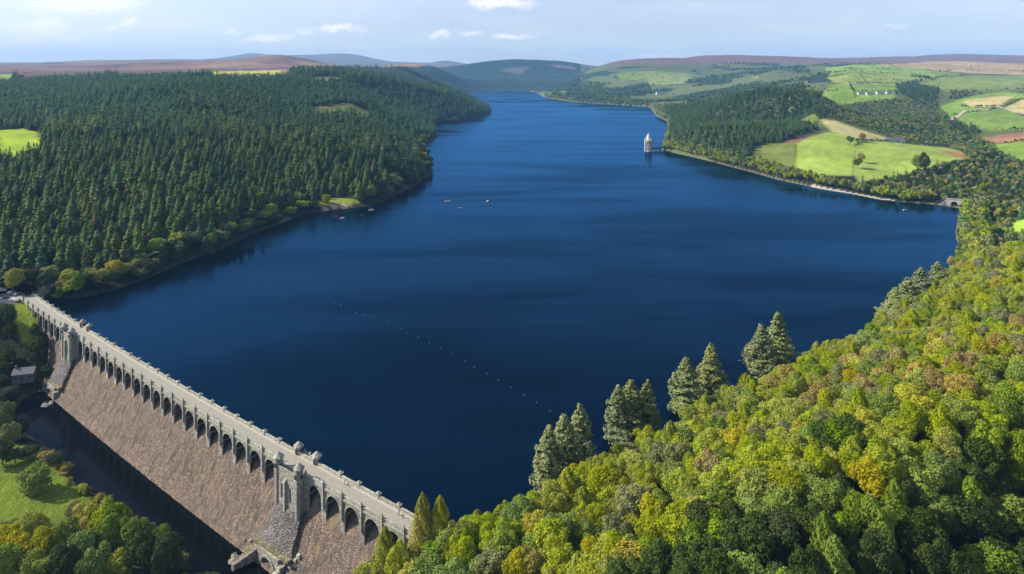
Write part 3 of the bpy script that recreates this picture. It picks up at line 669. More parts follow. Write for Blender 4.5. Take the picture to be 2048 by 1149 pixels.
def tower_group(s0, s1, outlet_side):
    """bastion with four turrets, battered base and discharge tunnel"""
    c = (s0 + s1) / 2 + .8
    b = MB()
    b.box(s0, s1, 0.5, 7.6, -9.0, 5.9); b.box(s0 + 1.6, s1 - .1, 7.6, 10.2, -8.8, 5.9)
    b.box(s0 + 1.7, s1 - .2, 9.7, 10.25, 5.9, 7.3); b.box(s0 + 1.7, s0 + 2.2, 7.3, 9.7, 5.9, 7.3); b.box(s1 - .7, s1 - .2, 7.3, 9.7, 5.9, 7.3); b.box(s0 + 1.5, s1, 9.6, 10.4, 7.3, 7.55)
    b.box(s0 + 1.7, s1 - .2, 10.2, 10.4, 5.2, 5.6)
    ba = b.build('bastion', M_ASHLAR, dam, dwarp)
    k3 = (s1 - s0 - 6.5) / 2
    for k in range(1, 2):                                  # blind lancets between buttress strips
        x = s0 + 3.4 + k * k3
        b = MB(); b.box(x, x + .8, 10.18, 11.1, -8.6, 3.4); b.raw([(x - .1, 10.18, 3.4), (x + .9, 10.18, 3.4), (x + .9, 11.25, 3.4), (x - .1, 11.25, 3.4), (x, 10.18, 4.6), (x + .8, 10.18, 4.6)], [(3, 2, 1, 0), (0, 1, 5, 4), (2, 3, 4, 5), (0, 4, 3), (1, 2, 5)])
        b.build('buttress', M_CAPS, ba, dwarp)
    for k in range(2):
        x = s0 + 3.4 + .8 + k * k3 + (k3 - .8) / 2
        b = MB(); b.box(x - .45, x + .45, 10.16, 10.27, -3.5, 1.6); b.build('window', M_DARKS, ba, dwarp)
    # battered base
    b = MB(); zt, zb = -6.5, -17.5; n0t, n0b = 8.9, 14.8; wt_, wb_ = (s1 - s0) / 2 - .6, (s1 - s0) / 2 + 1.8
    prof = [(-6.0, 9.6, wt_), (-9.0, 10.6, wt_ + .2), (-12.0, 12.1, wt_ + .8), (-15, 14.0, wt_ + 1.3), (-17.5, 15.4, wb_)]
    V = []
    for z, n, hw in prof:
        for k in range(9):
            a = -1 + k / 4; V.append((c + a * hw, n + 1.0 * (1 - a * a), z))
        V.append((c + hw, 3.0, z)); V.append((c - hw, 3.0, z))
    q = 11; Fq = [(r * q + k, r * q + (k + 1) % q, (r + 1) * q + (k + 1) % q, (r + 1) * q + k) for r in range(4) for k in range(q)]
    Fq.append([k for k in range(q)][::-1]); Fq.append([4 * q + k for k in range(q)])
    b.raw(V, Fq); b.build('battered_base', M_BATTER, dam, dwarp)
    b = MB(); b.box(c - wb_ - .4, c + wb_ + .4, 8, 17.2, -18.4, -17.5); b.build('ledge', M_MOSS, dam, dwarp)
    # discharge tunnel: arched portal, side walls stepping down, wing walls
    b = MB()
    b.box(c - 6.2, c - 3.4, 10, 18.0, -30, -18.4); b.box(c + 3.4, c + 6.2, 10, 18.0, -30, -18.4)
    a = arch_mesh(c, 3.4, -20.0, -22.5, -18.4, 10, 18.0); b.v += [] ; b.raw(a.v, a.f)
    po = b.build('tunnel_portal', M_ASHLAR, dam, dwarp)
    b = MB(); K = 10
    for k in range(K):
        a0 = math.pi * k / K; a1 = math.pi * (k + 1) / K
        qd = [(c + 3.4 * math.cos(a0), -22.5 + 2.5 * math.sin(a0)), (c + 3.4 * math.cos(a1), -22.5 + 2.5 * math.sin(a1)), (c + 4.2 * math.cos(a1), -22.5 + 3.3 * math.sin(a1)), (c + 4.2 * math.cos(a0), -22.5 + 3.3 * math.sin(a0))]
        b.raw([(x, 17.9, z) for x, z in qd] + [(x, 18.4, z) for x, z in qd], [(3, 2, 1, 0), (4, 5, 6, 7), (0, 1, 5, 4), (2, 3, 7, 6)])
    b.build('portal_ring', M_CAPS, po, dwarp)
    for sg in (-1, 1):
        b = MB(); x = c + sg * 6.2
        for k in range(6 if outlet_side else 3):
            x0 = x + sg * (k * .32 * (1 + k * .08)); n = 12 + k * 2.3; zt = -18.9 - k * .62
            b.box(min(x0, x0 + sg * 1.5), max(x0, x0 + sg * 1.5), n, n + 2.3, -30, zt)
            b.box(min(x0, x0 + sg * 1.5) - .15, max(x0, x0 + sg * 1.5) + .15, n - .02, n + 2.28, zt, zt + .35)
        b.build('wing_wall', M_CAPS if sg > 0 else M_ASHLAR, dam, dwarp)
    # four turrets
    for (ts, tn, big) in ((s0 + 3.2, 9.3, 1), (s1 - 1.3, 9.3, 1), (s0 + 2.0, -.2, 0), (s1 - 3.6, -.2, 0)):
        b = MB()
        if big:
            b.ring(ts, tn, [(1.5, -8.5), (1.5, 5.4), (1.8, 5.8), (1.5, 6.2), (1.5, 9.3), (1.9, 9.7), (1.9, 10.0)], 8, rot=math.pi / 8)
            zr, rr = 10.0, 2.05
        else:
            b.ring(ts, tn, [(1.35, -4), (1.35, 5.6), (1.6, 6.1), (1.2, 6.4), (1.15, 8.3), (1.75, 8.9), (1.75, 9.2)], 8, rot=math.pi / 8)
            zr, rr = 9.2, 2.05
        tu = b.build('turret', M_ASHLAR, dam, dwarp)
        b = MB(); b.ring(ts, tn, [(rr, zr), (rr * .96, zr + .25), (rr * .45, zr + 1.25), (.12, zr + 2.1 if big else zr + 1.9)], 8, rot=math.pi / 8)
        b.build('cap', M_CAPS, tu, dwarp)
        r_ = 1.54 if big else 1.2
        for k in range(4):
            a = math.pi * k / 2; x, y = ts + r_ * .9 * math.cos(a), tn + r_ * .9 * math.sin(a)
            b = MB(); b.box(x - .3, x + .3, y - .3, y + .3, 6.6, 8.2); b.build('opening', M_DARKS, tu, dwarp)
    # lakeside refuge between the two smaller turrets
    b = MB(); b.box(s0 + 3, s1 - 3.6, -1.6, 0.0, 3.0, 6.2); b.box(s0 + 3, s1 - 3.6, -1.7, -1.25, 6.2, 7.3)
    for k in range(3): b.box(s0 + 4.0 + k * 3, s0 + 4.6 + k * 3, -1.75, -1.2, 7.3, 8.0)
    b.build('refuge', M_CAPS, dam, dwarp)


M_DARKS = plain('dark_opening', (0.02, 0.02, 0.022), 0.9)
M_MOSS = stone_mat('mossy_ledge', (0.13, 0.13, 0.05), (0.20, 0.20, 0.07), (0.28, 0.25, 0.13), 0.9, 0.6)
tower_group(79.4, 94.6, 0)
tower_group(286.2, 302.9, 1)


def ds(s, n, z):
    x, y = dam_xy(s, n); return float(x), float(y), z


# tumbled boulders round both outlets
BOULDER = [(110 + i * 0, 0) for i in range(0)]
rb = random.Random(3)
bmesh_v = []
for k in range(3):
    b = MB(); b.ring(0, 0, [(.25, -.55), (.8, -.35), (1.0, .05), (.75, .5), (.25, .75)], 8)
    V = np.array(b.v); V += np.array([[rb.uniform(-.16, .16) for _ in range(3)] for _ in V]); b.v = V.tolist(); bmesh_v.append(b)
BMES = []
for k, b in enumerate(bmesh_v):
    me = bpy.data.meshes.new('boulder'); me.from_pydata([tuple(v) for v in b.v], [], b.f); me.materials.append(M_CAPS); BMES.append(me)
for (s0, n0, cnt, lab) in ((284, 16, 26, 'pale boulder tumbled beside the outlet of the nearer pair of turrets'), (306, 14, 18, 'pale boulder tumbled beside the outlet of the nearer pair of turrets'),
                           (76, 17, 12, 'pale boulder beside the shaded outlet at the far end of the dam'), (98, 20, 12, 'pale boulder beside the shaded outlet at the far end of the dam')):
    for k in range(cnt):
        s = s0 + rb.gauss(0, 1.6); n = n0 + rb.uniform(-1, 9); pz = max(-24.2, float(np.interp(n, [q[0] for q in PROF], [q[1] for q in PROF])))
        o = bpy.data.objects.new('boulder', rb.choice(BMES)); COL.objects.link(o); r_ = rb.uniform(.5, 1.5)
        o.location = ds(s, n, pz + .25 * r_); o.scale = (r_, r_ * rb.uniform(.7, 1.2), r_ * rb.uniform(.6, 1)); o.rotation_euler = (0, 0, rb.uniform(0, 6))
        tag(o, lab, 'boulder', 'boulders beside the nearer outlet' if s0 > 200 else 'boulders beside the far outlet')

# ------------------------------------------------------------------ trees


def leafquads(P, Nrm, size, rs, flat=0.5):
    """quads centred at P facing roughly Nrm"""
    n = len(P); d = Nrm + rs.normal(0, flat, (n, 3)); d /= np.linalg.norm(d, axis=1)[:, None]
    a = np.cross(d, rs.normal(0, 1, (n, 3))); a /= np.linalg.norm(a, axis=1)[:, None]; b = np.cross(d, a)
    s = (size * rs.uniform(.6, 1.25, n))[:, None]; r = rs.uniform(.55, .95, n)[:, None]
    V = np.stack([P - a * s - b * s * r * .3, P - b * s * r, P + a * s + b * s * .2, P + b * s * r], 1).reshape(-1, 3)
    return V, np.arange(4 * n).reshape(n, 4)


def fast_mesh(name, V, Q, mat):
    me = bpy.data.meshes.new(name); me.vertices.add(len(V)); me.vertices.foreach_set('co', np.asarray(V, dtype=np.float32).ravel())
    k = Q.shape[1]; me.loops.add(Q.size); me.loops.foreach_set('vertex_index', Q.ravel().astype(np.int32))
    me.polygons.add(len(Q)); me.polygons.foreach_set('loop_start', np.arange(0, Q.size, k, dtype=np.int32)); me.update(calc_edges=True)
    me.materials.append(mat); return me


def broad_crown(seed, H=13., Rr=5.2, n=1500, leaf=.46, lobes=16, low=.22):
    rs = np.random.RandomState(seed); C = []; rad = []
    for k in range(lobes):
        a = rs.uniform(0, 2 * math.pi); zz = rs.uniform(-.55, .8); rr = math.sqrt(max(0.05, 1 - zz * zz)) * rs.uniform(.35, .88)
        C.append((math.cos(a) * rr * Rr, math.sin(a) * rr * Rr, H * (.5 + low / 2) + zz * H * (.5 - low / 2) * .78)); rad.append(Rr * rs.uniform(.15, .42))
    C.append((0, 0, H * .6)); rad.append(Rr * .62); C = np.array(C); rad = np.array(rad)
    k = rs.choice(len(C), n * 3, p=rad ** 2 / (rad ** 2).sum()); d = rs.normal(0, 1, (n * 3, 3)); d[:, 2] += .25; d /= np.linalg.norm(d, axis=1)[:, None]
    P = C[k] + d * rad[k][:, None] * rs.uniform(.80, 1.12, n * 3)[:, None]
    D = np.linalg.norm(P[:, None, :] - C[None], axis=2) / rad[None]; ok = (D < .80).sum(1) == 0
    P = P[ok][:n]; d = d[ok][:n]
    return leafquads(P, d, leaf, rs, .55)


def droop_crown(seed, H=15., Rr=5.4, n=1500, leaf=.42):
    """birch / larch like: feathery, tall, hanging sprays"""
    rs = np.random.RandomState(seed); z = rs.uniform(.12, 1, n) ** .9; a = rs.uniform(0, 2 * math.pi, n)
    rm = Rr * (1 - z) ** (.5 if H < 15.5 else .62) * (1 + .25 * np.sin(a * 5 + z * 22 + seed)); r = rm * np.sqrt(rs.uniform(.25, 1, n))
    P = np.stack([np.cos(a) * r, np.sin(a) * r, z * H], 1); N = np.stack([np.cos(a), np.sin(a), np.full(n, .6)], 1)
    V, Q = leafquads(P, N, leaf, rs, .5); V = V.reshape(-1, 4, 3); V[:, :, 2] = P[:, None, 2] + (V[:, :, 2] - P[:, None, 2]) * 1.6
    return V.reshape(-1, 3), Q


def conifer_crown(seed, H=19.5, Rr=4.2, tiers=16, nb=10, base=.06, power=.58, droop=.22, gap=.0, sub=1, irr=0.):
    """whorls of folded branch sprays"""
    rs = np.random.RandomState(seed); V = []; 
    for k in range(tiers):
        t_ = (k + rs.uniform(-.3, .3)) / tiers; z = H * (base + (1 - base) * t_); r = Rr * (1 - t_) ** power * rs.uniform(.82, 1.15) + .25
        for j in range(nb):
            if rs.rand() < gap: continue
            a = 2 * math.pi * (j + rs.uniform(-.35, .35)) / nb + k * 1.3; L = r * rs.uniform(.65, 1.12) * (1 + irr * math.sin(a * 2 + z * .45 + seed) * math.sin(z * .8 + a)); zz = z + rs.uniform(-.35, .35) * H / tiers
            for q in range(sub):
                aa = a + (q - (sub - 1) / 2) * .32; LL = L * (1 - .22 * abs(q - (sub - 1) / 2)); ca, sa = math.cos(aa), math.sin(aa); w_ = LL * rs.uniform(.24, .38) + .15; dr = droop * LL * rs.uniform(.6, 1.3)
                b0 = (ca * .1 * LL, sa * .1 * LL, zz + .10 * LL); tp = (ca * LL, sa * LL, zz - dr); m0 = (ca * LL * .6, sa * LL * .6, zz - dr * .35)
                l_ = (m0[0] - sa * w_, m0[1] + ca * w_, m0[2] - w_ * .55); r__ = (m0[0] + sa * w_, m0[1] - ca * w_, m0[2] - w_ * .55)
                V += [b0, l_, tp, m0, b0, m0, tp, r__]
    top = Rr * .14
    V += [(-top, 0, H * .93), (top, 0, H * .93), (top * .2, 0, H * 1.03), (-top * .2, 0, H * 1.03), (0, -top, H * .93), (0, top, H * .93), (0, top * .2, H * 1.03), (0, -top * .2, H * 1.03)]
    V = np.array(V); return V, np.arange(len(V)).reshape(-1, 4)


def trunk_mesh(H, r, limbs=0, seed=0):
    b = MB(); b.ring(0, 0, [(r * 1.5, -1.2), (r, .8), (r * .7, H * .5), (r * .25, H)], 7); rr = random.Random(seed)
    for k in range(limbs):
        a = 6.28 * k / limbs + rr.uniform(-.3, .3); z = H * rr.uniform(.35, .6)
        b.tube((0, 0, z), (math.cos(a) * H * .28, math.sin(a) * H * .28, z + H * .28), r * .5, r * .15, 5)
    me = bpy.data.meshes.new('trunk'); me.from_pydata([tuple(v) for v in b.v], [], b.f); me.materials.append(BARK); return me


T_CON = trunk_mesh(20, .32); T_BRD = trunk_mesh(9, .34, 4, 1); T_PINE = trunk_mesh(22, .40, 3, 2)


ROUND = None


def protos(prefix, fn, mats, seeds, **kw):
    out = {}
    for mname, mt in mats.items():
        out[mname] = [fast_mesh(prefix, *fn(s, **kw), mt) for s in seeds]
    return out


CONM = {'spruce': L_SPRUCE, 'blue': L_BLUE, 'olive': L_OLIVE, 'brown': L_BROWN, 'larch': L_LARCH}
BRDM = {'lime': L_LIME, 'mid': L_MID, 'dark': L_DARK, 'yellow': L_YELLOW, 'rust': L_RUST, 'grey': L_GREY, 'red': L_RED}
CON_N = protos('crown', conifer_crown, CONM, (1, 2, 3), sub=2)
CON_F = protos('crown', conifer_crown, CONM, (4, 5), tiers=10, nb=8, Rr=4.6)
BRD_N = protos('crown', broad_crown, BRDM, (11, 12, 13, 14), n=4600, leaf=.27, lobes=30)
BRD_F = protos('crown', broad_crown, BRDM, (15, 16), n=330, leaf=.95, lobes=10)
DRP_N = protos('crown', droop_crown, {'lime': L_LIME, 'larch': L_LARCH, 'grey': L_GREY, 'rust': L_RUST, 'mid': L_MID}, (21, 22), n=4200, leaf=.25)


def pine_crown(seed, H=25., Rr=6.6, boughs=230):
    """layered boughs, each a flat irregular spray of needle tufts, with gaps between"""
    rs = np.random.RandomState(seed); P = []; Nn = []
    for k in range(boughs):
        t_ = rs.uniform(0, 1) ** .85; z = H * (.04 + .93 * t_); a = rs.uniform(0, 2 * math.pi)
        L = Rr * (1 - t_) ** .82 * (1 + .3 * math.sin(2 * a + seed) * math.sin(7 * t_ + seed)) * rs.uniform(.55, 1.12) + .5
        m_ = int(14 + 9 * L); q = np.sqrt(rs.uniform(.06, 1, m_)); wd = (.10 + .24 * q) * L * .55
        s_ = rs.normal(0, 1, m_) * wd; x = np.cos(a) * q * L - np.sin(a) * s_; y = np.sin(a) * q * L + np.cos(a) * s_
        P.append(np.stack([x, y, z + .18 * L * q ** 2 + rs.normal(0, .22, m_)], 1)); Nn.append(np.stack([np.full(m_, np.cos(a) * .5), np.full(m_, np.sin(a) * .5), np.ones(m_)], 1))
    P = np.concatenate(P); Nn = np.concatenate(Nn); return leafquads(P, Nn, .40, rs, .5)


PINE_N = [fast_mesh('crown', *pine_crown(s), L_PINE) for s in (31, 32, 33, 34, 35)]

# prototypes used only by the instanced woods, held in collections that are not part of the scene


def stuff(name, label, pts, kinds, zrot, scl, plist, cat='trees'):
    cols_ = bpy.data.collections.new(name + '_sources')
    for i, me in enumerate(plist):
        o = bpy.data.objects.new('%s_%02d' % (name, i), me); cols_.objects.link(o)
    me = bpy.data.meshes.new(name); me.vertices.add(len(pts)); me.vertices.foreach_set('co', np.asarray(pts, dtype=np.float32).ravel())
    a = me.attributes.new('kind_id', 'INT', 'POINT'); a.data.foreach_set('value', np.asarray(kinds, dtype=np.int32))
    a = me.attributes.new('turn', 'FLOAT_VECTOR', 'POINT'); a.data.foreach_set('vector', np.stack([np.zeros(len(pts)), np.zeros(len(pts)), zrot], 1).astype(np.float32).ravel())
    a = me.attributes.new('size', 'FLOAT_VECTOR', 'POINT'); a.data.foreach_set('vector', np.asarray(scl, dtype=np.float32).ravel())
    o = bpy.data.objects.new(name, me); COL.objects.link(o); tag(o, label, cat, kind='stuff')
    g = bpy.data.node_groups.new(name, 'GeometryNodeTree')
    g.interface.new_socket('Geometry', in_out='INPUT', socket_type='NodeSocketGeometry'); g.interface.new_socket('Geometry', in_out='OUTPUT', socket_type='NodeSocketGeometry')
    N = g.nodes; L = g.links
    gi = N.new('NodeGroupInput'); go_ = N.new('NodeGroupOutput'); ip = N.new('GeometryNodeInstanceOnPoints'); ci = N.new('GeometryNodeCollectionInfo')
    ci.inputs['Collection'].default_value = cols_; ci.inputs['Separate Children'].default_value = True; ci.inputs['Reset Children'].default_value = True
    def attr(nm, typ):
        n = N.new('GeometryNodeInputNamedAttribute'); n.data_type = typ; n.inputs[0].default_value = nm
        return [x for x in n.outputs if x.enabled and x.name == 'Attribute'][0]
    e2r = N.new('FunctionNodeEulerToRotation')
    L.new(gi.outputs[0], ip.inputs['Points']); L.new(ci.outputs[0], ip.inputs['Instance']); ip.inputs['Pick Instance'].default_value = True
    L.new(attr('kind_id', 'INT'), ip.inputs['Instance Index']); L.new(attr('turn', 'FLOAT_VECTOR'), e2r.inputs[0]); L.new(e2r.outputs[0], ip.inputs['Rotation'])
    L.new(attr('size', 'FLOAT_VECTOR'), ip.inputs['Scale']); L.new(ip.outputs[0], go_.inputs[0])
    md = o.modifiers.new('scatter', 'NODES'); md.node_group = g
    return o


rs = np.random.RandomState(77)


def grid(x0, x1, y0, y1, c):
    xs = np.arange(x0, x1, c); ys = np.arange(y0, y1, c); X, Y = np.meshgrid(xs, ys); P = np.stack([X.ravel(), Y.ravel()], 1)
    return P + rs.uniform(-.42 * c, .42 * c, P.shape)


def in_any_field(P, grow_=0.0):
    r = np.zeros(len(P), bool)
    for c, pl in FP:
        x0, y0 = pl.min(0); x1, y1 = pl.max(0)
        i = np.where((P[:, 0] > x0) & (P[:, 0] < x1) & (P[:, 1] > y0) & (P[:, 1] < y1))[0]
        if len(i): r[i] |= inside(P[i], pl)
    return r


POINTS = []                        # x, y, z, species, size-xy, size-z, class


def seen(x, y, z, h):
    """roughly inside the frame"""
    u = 1024 + F * x / y; v0 = HZ + F * (HC - z - h) / y
    return (u > -60) & (u < 2110) & (v0 < 1190)


# --- left woods (conifers with olive and tawny drifts; broadleaf fringe by the water)
for (y0, y1, c, k) in ((330, 950, 10.0, 1.32), (950, 1600, 11.0, 1.4), (1600, 2700, 14, 1.6), (2700, 4300, 24, 2.0)):
    P = grid(-.86 * y1, .02 * y1, y0, y1, c); P = P[(np.abs(P[:, 0]) < .86 * P[:, 1])]
    d = sdist(P, LAKE); dr = sdist(P, RIVER)
    dm_ = (P[:, 0] - DP[0]) * DT[0] + (P[:, 1] - DP[1]) * DT[1]; dn_ = (P[:, 0] - DP[0]) * DN[0] + (P[:, 1] - DP[1]) * DN[1]
    ok = (d > 1.5) & (dr > 3) & ~((dm_ > -25) & (dn_ < 60) & (dn_ > -14) & (P[:, 1] < 445)) & ~((dn_ > 40) & (P[:, 1] < 420)) & ~in_any_field(P) & ~((dm_ > -8) & (dn_ > -16)) & (dn_ < 30)
    if y0 >= 2700:
        nn_ = fbm(P[:, 0], P[:, 1], 500, 31, 4); ok &= (nn_ > -.02) & ((P[:, 1] < 3300) | (P[:, 0] > -.30 * P[:, 1]))
    P = P[ok]; d = d[ok]; z = ground(P)
    nz = fbm(P[:, 0], P[:, 1], 150, 41, 4); blk = fbm(P[:, 0], P[:, 1], 330, 43, 2); ride = np.abs(fbm(P[:, 0] + 90, P[:, 1], 420, 47, 2)); u = P[:, 0] / P[:, 1]; r = rs.rand(len(P))
    for i in range(len(P)):
        x, y = P[i]; sx = k * rs.uniform(.85, 1.45); sz = min(k, 1.22) * rs.uniform(.52, 1.05)
        if (u[i] < -.33 and y > 2300 + 250 * nz[i]) : continue
        if not seen(x, y, z[i], 25): continue
        if ride[i] < .016 and 520 < y < 2300: continue
        young = (y > 1150) and blk[i] > -.10
        if blk[i] < -.12: sz *= 1.22; sx *= 1.12
        if d[i] < 13 + 14 * nz[i] and y < 1500: sp = ['bmid', 'bdark', 'bdark', 'bgrey', 'bdark', 'spruce', 'blime'][int(r[i] * 7)]; sx *= .85; sz *= .85  # mostly dark species, so the bank's shade is partly in leaf colour
        elif y < 1000 and nz[i] + (.62 - y / 1400) > .05 and r[i] < .80: sp = 'olive' if r[i] < .66 else ('spruce' if r[i] < .785 else 'brown')
        elif young: sp = 'blue' if r[i] < .70 else ('spruce' if r[i] < .92 else 'olive'); sz *= .78 + .35 * nz[i]
        elif blk[i] < -.12 and y > 900: sp = 'spruce' if r[i] < .8 else ('bdark' if r[i] < .9 else 'olive')
        elif r[i] < .07: sp = 'bmid'; sx *= .9; sz *= .8
        elif r[i] < .11: sp = 'blime' if nz[i] > 0 else 'larch'; sx *= .8; sz *= .85
        elif r[i] < .13: sp = 'brown'
        elif r[i] < .22: sp = 'olive'
        else: sp = 'spruce' if r[i] < (.92 if y < 1000 else .7) else 'blue'
        POINTS.append((x, y, z[i], sp, sx, sz, 'L'))
# --- near right hillside
P = grid(-75, 420, 90, 500, 7.4); d = sdist(P, LAKE)
dm_ = (P[:, 0] - DP[0]) * DT[0] + (P[:, 1] - DP[1]) * DT[1]; dn_ = (P[:, 0] - DP[0]) * DN[0] + (P[:, 1] - DP[1]) * DN[1]; drv_ = sdist(P, RIVER)
ok = (d > 2.5) & ~((dm_ < 368) & (dn_ < 24)) & (drv_ > 9) & (P[:, 0] > -62)
P = P[ok]; z = ground(P); nz = fbm(P[:, 0], P[:, 1], 60, 51, 3); nz2 = fbm(P[:, 0], P[:, 1], 45, 57, 3); r = rs.rand(len(P))
for i in range(len(P)):
    x, y = P[i]
    if not seen(x, y, z[i], 14): continue
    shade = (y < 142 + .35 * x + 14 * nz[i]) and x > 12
    autumn = (x > 115 and y > 205) and nz2[i] > -.12
    sx = rs.uniform(.72, 1.25); sz = rs.uniform(.75, 1.2)
    if shade: sp = ['bdark', 'bmid', 'bdark', 'dmid', 'bdark', 'bdark', 'bmid', 'bdark', 'bmid', 'bdark'][int(r[i] * 10)]  # darker species put part of the shoulder's shade into the foliage colour
    elif autumn: sp = ['brust', 'bgrey', 'blime', 'blime', 'bmid', 'byellow', 'blime', 'brust', 'blime', 'bmid'][int(r[i] * 10)]
    elif x < 25: sp = ['dlarch', 'blime', 'bmid', 'blime', 'dlime', 'byellow', 'bmid', 'bgrey', 'blime', 'blime'][int(r[i] * 10)]
    else: sp = ['blime', 'blime', 'blime', 'blime', 'byellow', 'bgrey', 'blime', 'bmid', 'dlime', 'blime', 'bmid', 'blime'][int(r[i] * 12)]
    if sp in ('olive', 'spruce'): sx *= 1.0; sz *= .75
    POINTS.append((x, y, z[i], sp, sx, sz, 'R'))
# --- promontory, valley, fringes and far bank
for key, c, k, mixs in (('promontory', 8.6, 1.1, ['spruce', 'spruce', 'spruce', 'bdark', 'spruce', 'bdark', 'spruce', 'blue', 'olive', 'bgrey']),
                        ('knoll', 8.6, 1.1, ['spruce', 'spruce', 'bdark', 'spruce']), ('valley', 9.5, .95, ['bmid', 'bdark', 'bgrey', 'bdark', 'bmid', 'spruce', 'bgrey', 'bdark', 'brust', 'blime', 'blue']),
                        ('patch', 13, 1.2, ['spruce', 'bdark', 'bdark']), ('patch2', 15, 1.2, ['spruce', 'bdark', 'brust']), ('patch3', 11, 1, ['bdark', 'spruce']),
                        ('far_bank', 22, 1.7, ['bdark', 'bmid', 'spruce', 'blue', 'bdark', 'bgrey']), ('far_bank_high', 30, 2.2, ['blue', 'spruce', 'bdark'])):
    pl = WP[key]; x0, y0 = pl.min(0); x1, y1 = pl.max(0); P = grid(x0, x1, y0, y1, c); P = P[inside(P, pl)]
    P = P[(sdist(P, LAKE) > 3) & ~in_any_field(P)]
    if key.startswith('far_bank'): P = P[fbm(P[:, 0], P[:, 1], 260, 61, 4) > (.12 if key == 'far_bank_high' else -.02)]
    z = ground(P); r = rs.rand(len(P)); nz = fbm(P[:, 0], P[:, 1], 120, 71, 3)
    for i in range(len(P)):
        x, y = P[i]; sp = mixs[int(min(.999, max(0, r[i] * .75 + .125 + .3 * nz[i])) * len(mixs))]
        if key == 'promontory' and x < .235 * y and r[i] < .7: sp = ['bmid', 'brust', 'bgrey', 'olive'][int(r[i] * 5.6)]
        b = sp[0] == 'b' and sp != 'blue' and sp != 'brown'; sx = k * rs.uniform(.7, 1.1); sz = min(k, 1.3) * rs.uniform(.7, 1.1) * (.85 if b else .85)
        if key == 'valley' and b: sx *= .85; sz *= .8
        POINTS.append((x, y, z[i], sp, sx, sz, 'F'))
# lakeside fringe on the right bank and hedges round the fields
frp = []
sh = np.array([W(*q) for q in SHORE])
for a, b in zip(sh[:-1], sh[1:]):
    if a[0] < 30 or a[1] > 4200 or a[1] < 500: continue
    L_ = np.linalg.norm(b - a); nrm = np.array([(b - a)[1], -(b - a)[0]]) / L_
    for s_ in np.arange(0, L_, 5.5 if a[1] < 1300 else 12):
        for off in ((6, 13, 20) if a[1] < 1300 else (8,)):
            q = a + (b - a) * s_ / L_
            for sg in (1, -1):
                w_ = q + nrm * sg * (off + rs.uniform(-3, 3)); frp.append((w_[0], w_[1], off))
frp = np.array(frp); ok = (sdist(frp[:, :2], LAKE) > 3.5); frp = frp[ok]; zf = ground(frp[:, :2])
bh = np.array(W(1908, 415))
for (x, y, off), z_ in zip(frp, zf):
    if np.hypot(x - bh[0], y - bh[1]) < 24 or rs.rand() < .3: continue
    pxl = 1024 + F * x / y
    if 1600 < pxl < 1790 and off < 8: continue
    k = 1.05 if y < 1300 else 1.2
    POINTS.append((x, y, z_, ['bmid', 'blime', 'bgrey', 'bmid', 'blime', 'blime', 'bgrey'][rs.randint(7)], k * rs.uniform(.6, 1.15), k * rs.uniform(.6, 1.1), 'F'))
HEDGES = [((1712, 284), (1900, 296)), ((1615, 198), (1790, 200)), ((1650, 152), (1790, 149)), ((1655, 170), (1790, 168)), ((1925, 215), (2000, 215)),
          ((1900, 232), (2008, 218)), ((1990, 262), (2070, 262)), ((1965, 290), (2070, 281)), ((1870, 158), (1960, 150)), ((1700, 140), (1860, 143)), ((1720, 150), (1735, 168)), ((1700, 170), (1710, 200)),
          ((2010, 216), (2040, 200)), ((1905, 186), (2060, 180)), ((1750, 160), (1870, 162)), ((1930, 300), (2060, 330)), ((1640, 186), (1790, 184)), ((380, 156), (600, 157)), ((1230, 152), (1385, 156)), ((1250, 163), (1370, 166))]
for a, b in HEDGES:
    A = np.array(hit(*a)[:2]); B = np.array(hit(*b)[:2]); L_ = np.linalg.norm(B - A); n_ = int(L_ / max(5, A[1] / 260))
    Q = A + (B - A) * np.linspace(0, 1, max(3, n_))[:, None] + rs.normal(0, 1.2, (max(3, n_), 2)); zq = ground(Q)
    for q, z_ in zip(Q, zq):
        if rs.rand() < .25: continue
        s_ = rs.uniform(.2, .55) * (1 + A[1] / 3500); POINTS.append((q[0], q[1], z_, ['bdark', 'bmid'][rs.randint(2)], s_, s_ * .8, 'F'))

# scattered field trees and copses over the right-hand farmland
P = grid(450, 3300, 1250, 4600, 46); P = P[(P[:, 0] / P[:, 1] > .40)]; cl_ = fbm(P[:, 0], P[:, 1], 300, 81, 4); k_ = (cl_ > .22) & (rs.rand(len(P)) < .7) | (rs.rand(len(P)) < .06); P = P[k_]; P = P[~in_any_field(P) | (rs.rand(len(P)) < .12)]; z = ground(P)
for q, z_ in zip(P, z):
    for _ in range(rs.randint(1, 5)):
        k = rs.uniform(.4, .85) * (1 + q[1] / 7000); POINTS.append((q[0] + rs.normal(0, 14), q[1] + rs.normal(0, 14), z_, ['bdark', 'bmid', 'bdark', 'bgrey'][rs.randint(4)], k, k * .85, 'F'))
SPK = sorted(set(p_[3] for p_ in POINTS))


def far_mesh(sp, i): 
    if sp in CON_F: return CON_F[sp][i]
    key = sp[1:]; key = {'larch': 'lime'}.get(key, key); return BRD_F[key][i]


def near_mesh(sp, i):
    if sp in CON_N: return CON_N[sp][i % 3]
    if sp[0] == 'd': return DRP_N[sp[1:]][i % 2]
    return BRD_N[sp[1:]][i % 4]


def is_con(sp): return sp in CON_N
CNAME = {'spruce': 'dark green', 'blue': 'blue-green', 'olive': 'olive green', 'brown': 'tawny', 'bmid': 'mid-green', 'bdark': 'deep green', 'blime': 'yellow-green', 'bgrey': 'grey-green', 'brust': 'russet',
         'byellow': 'golden yellow', 'bred': 'red', 'dlarch': 'feathery yellow-green', 'dlime': 'feathery lime green', 'dgrey': 'feathery grey-green', 'drust': 'feathery russet', 'dmid': 'feathery mid-green'}


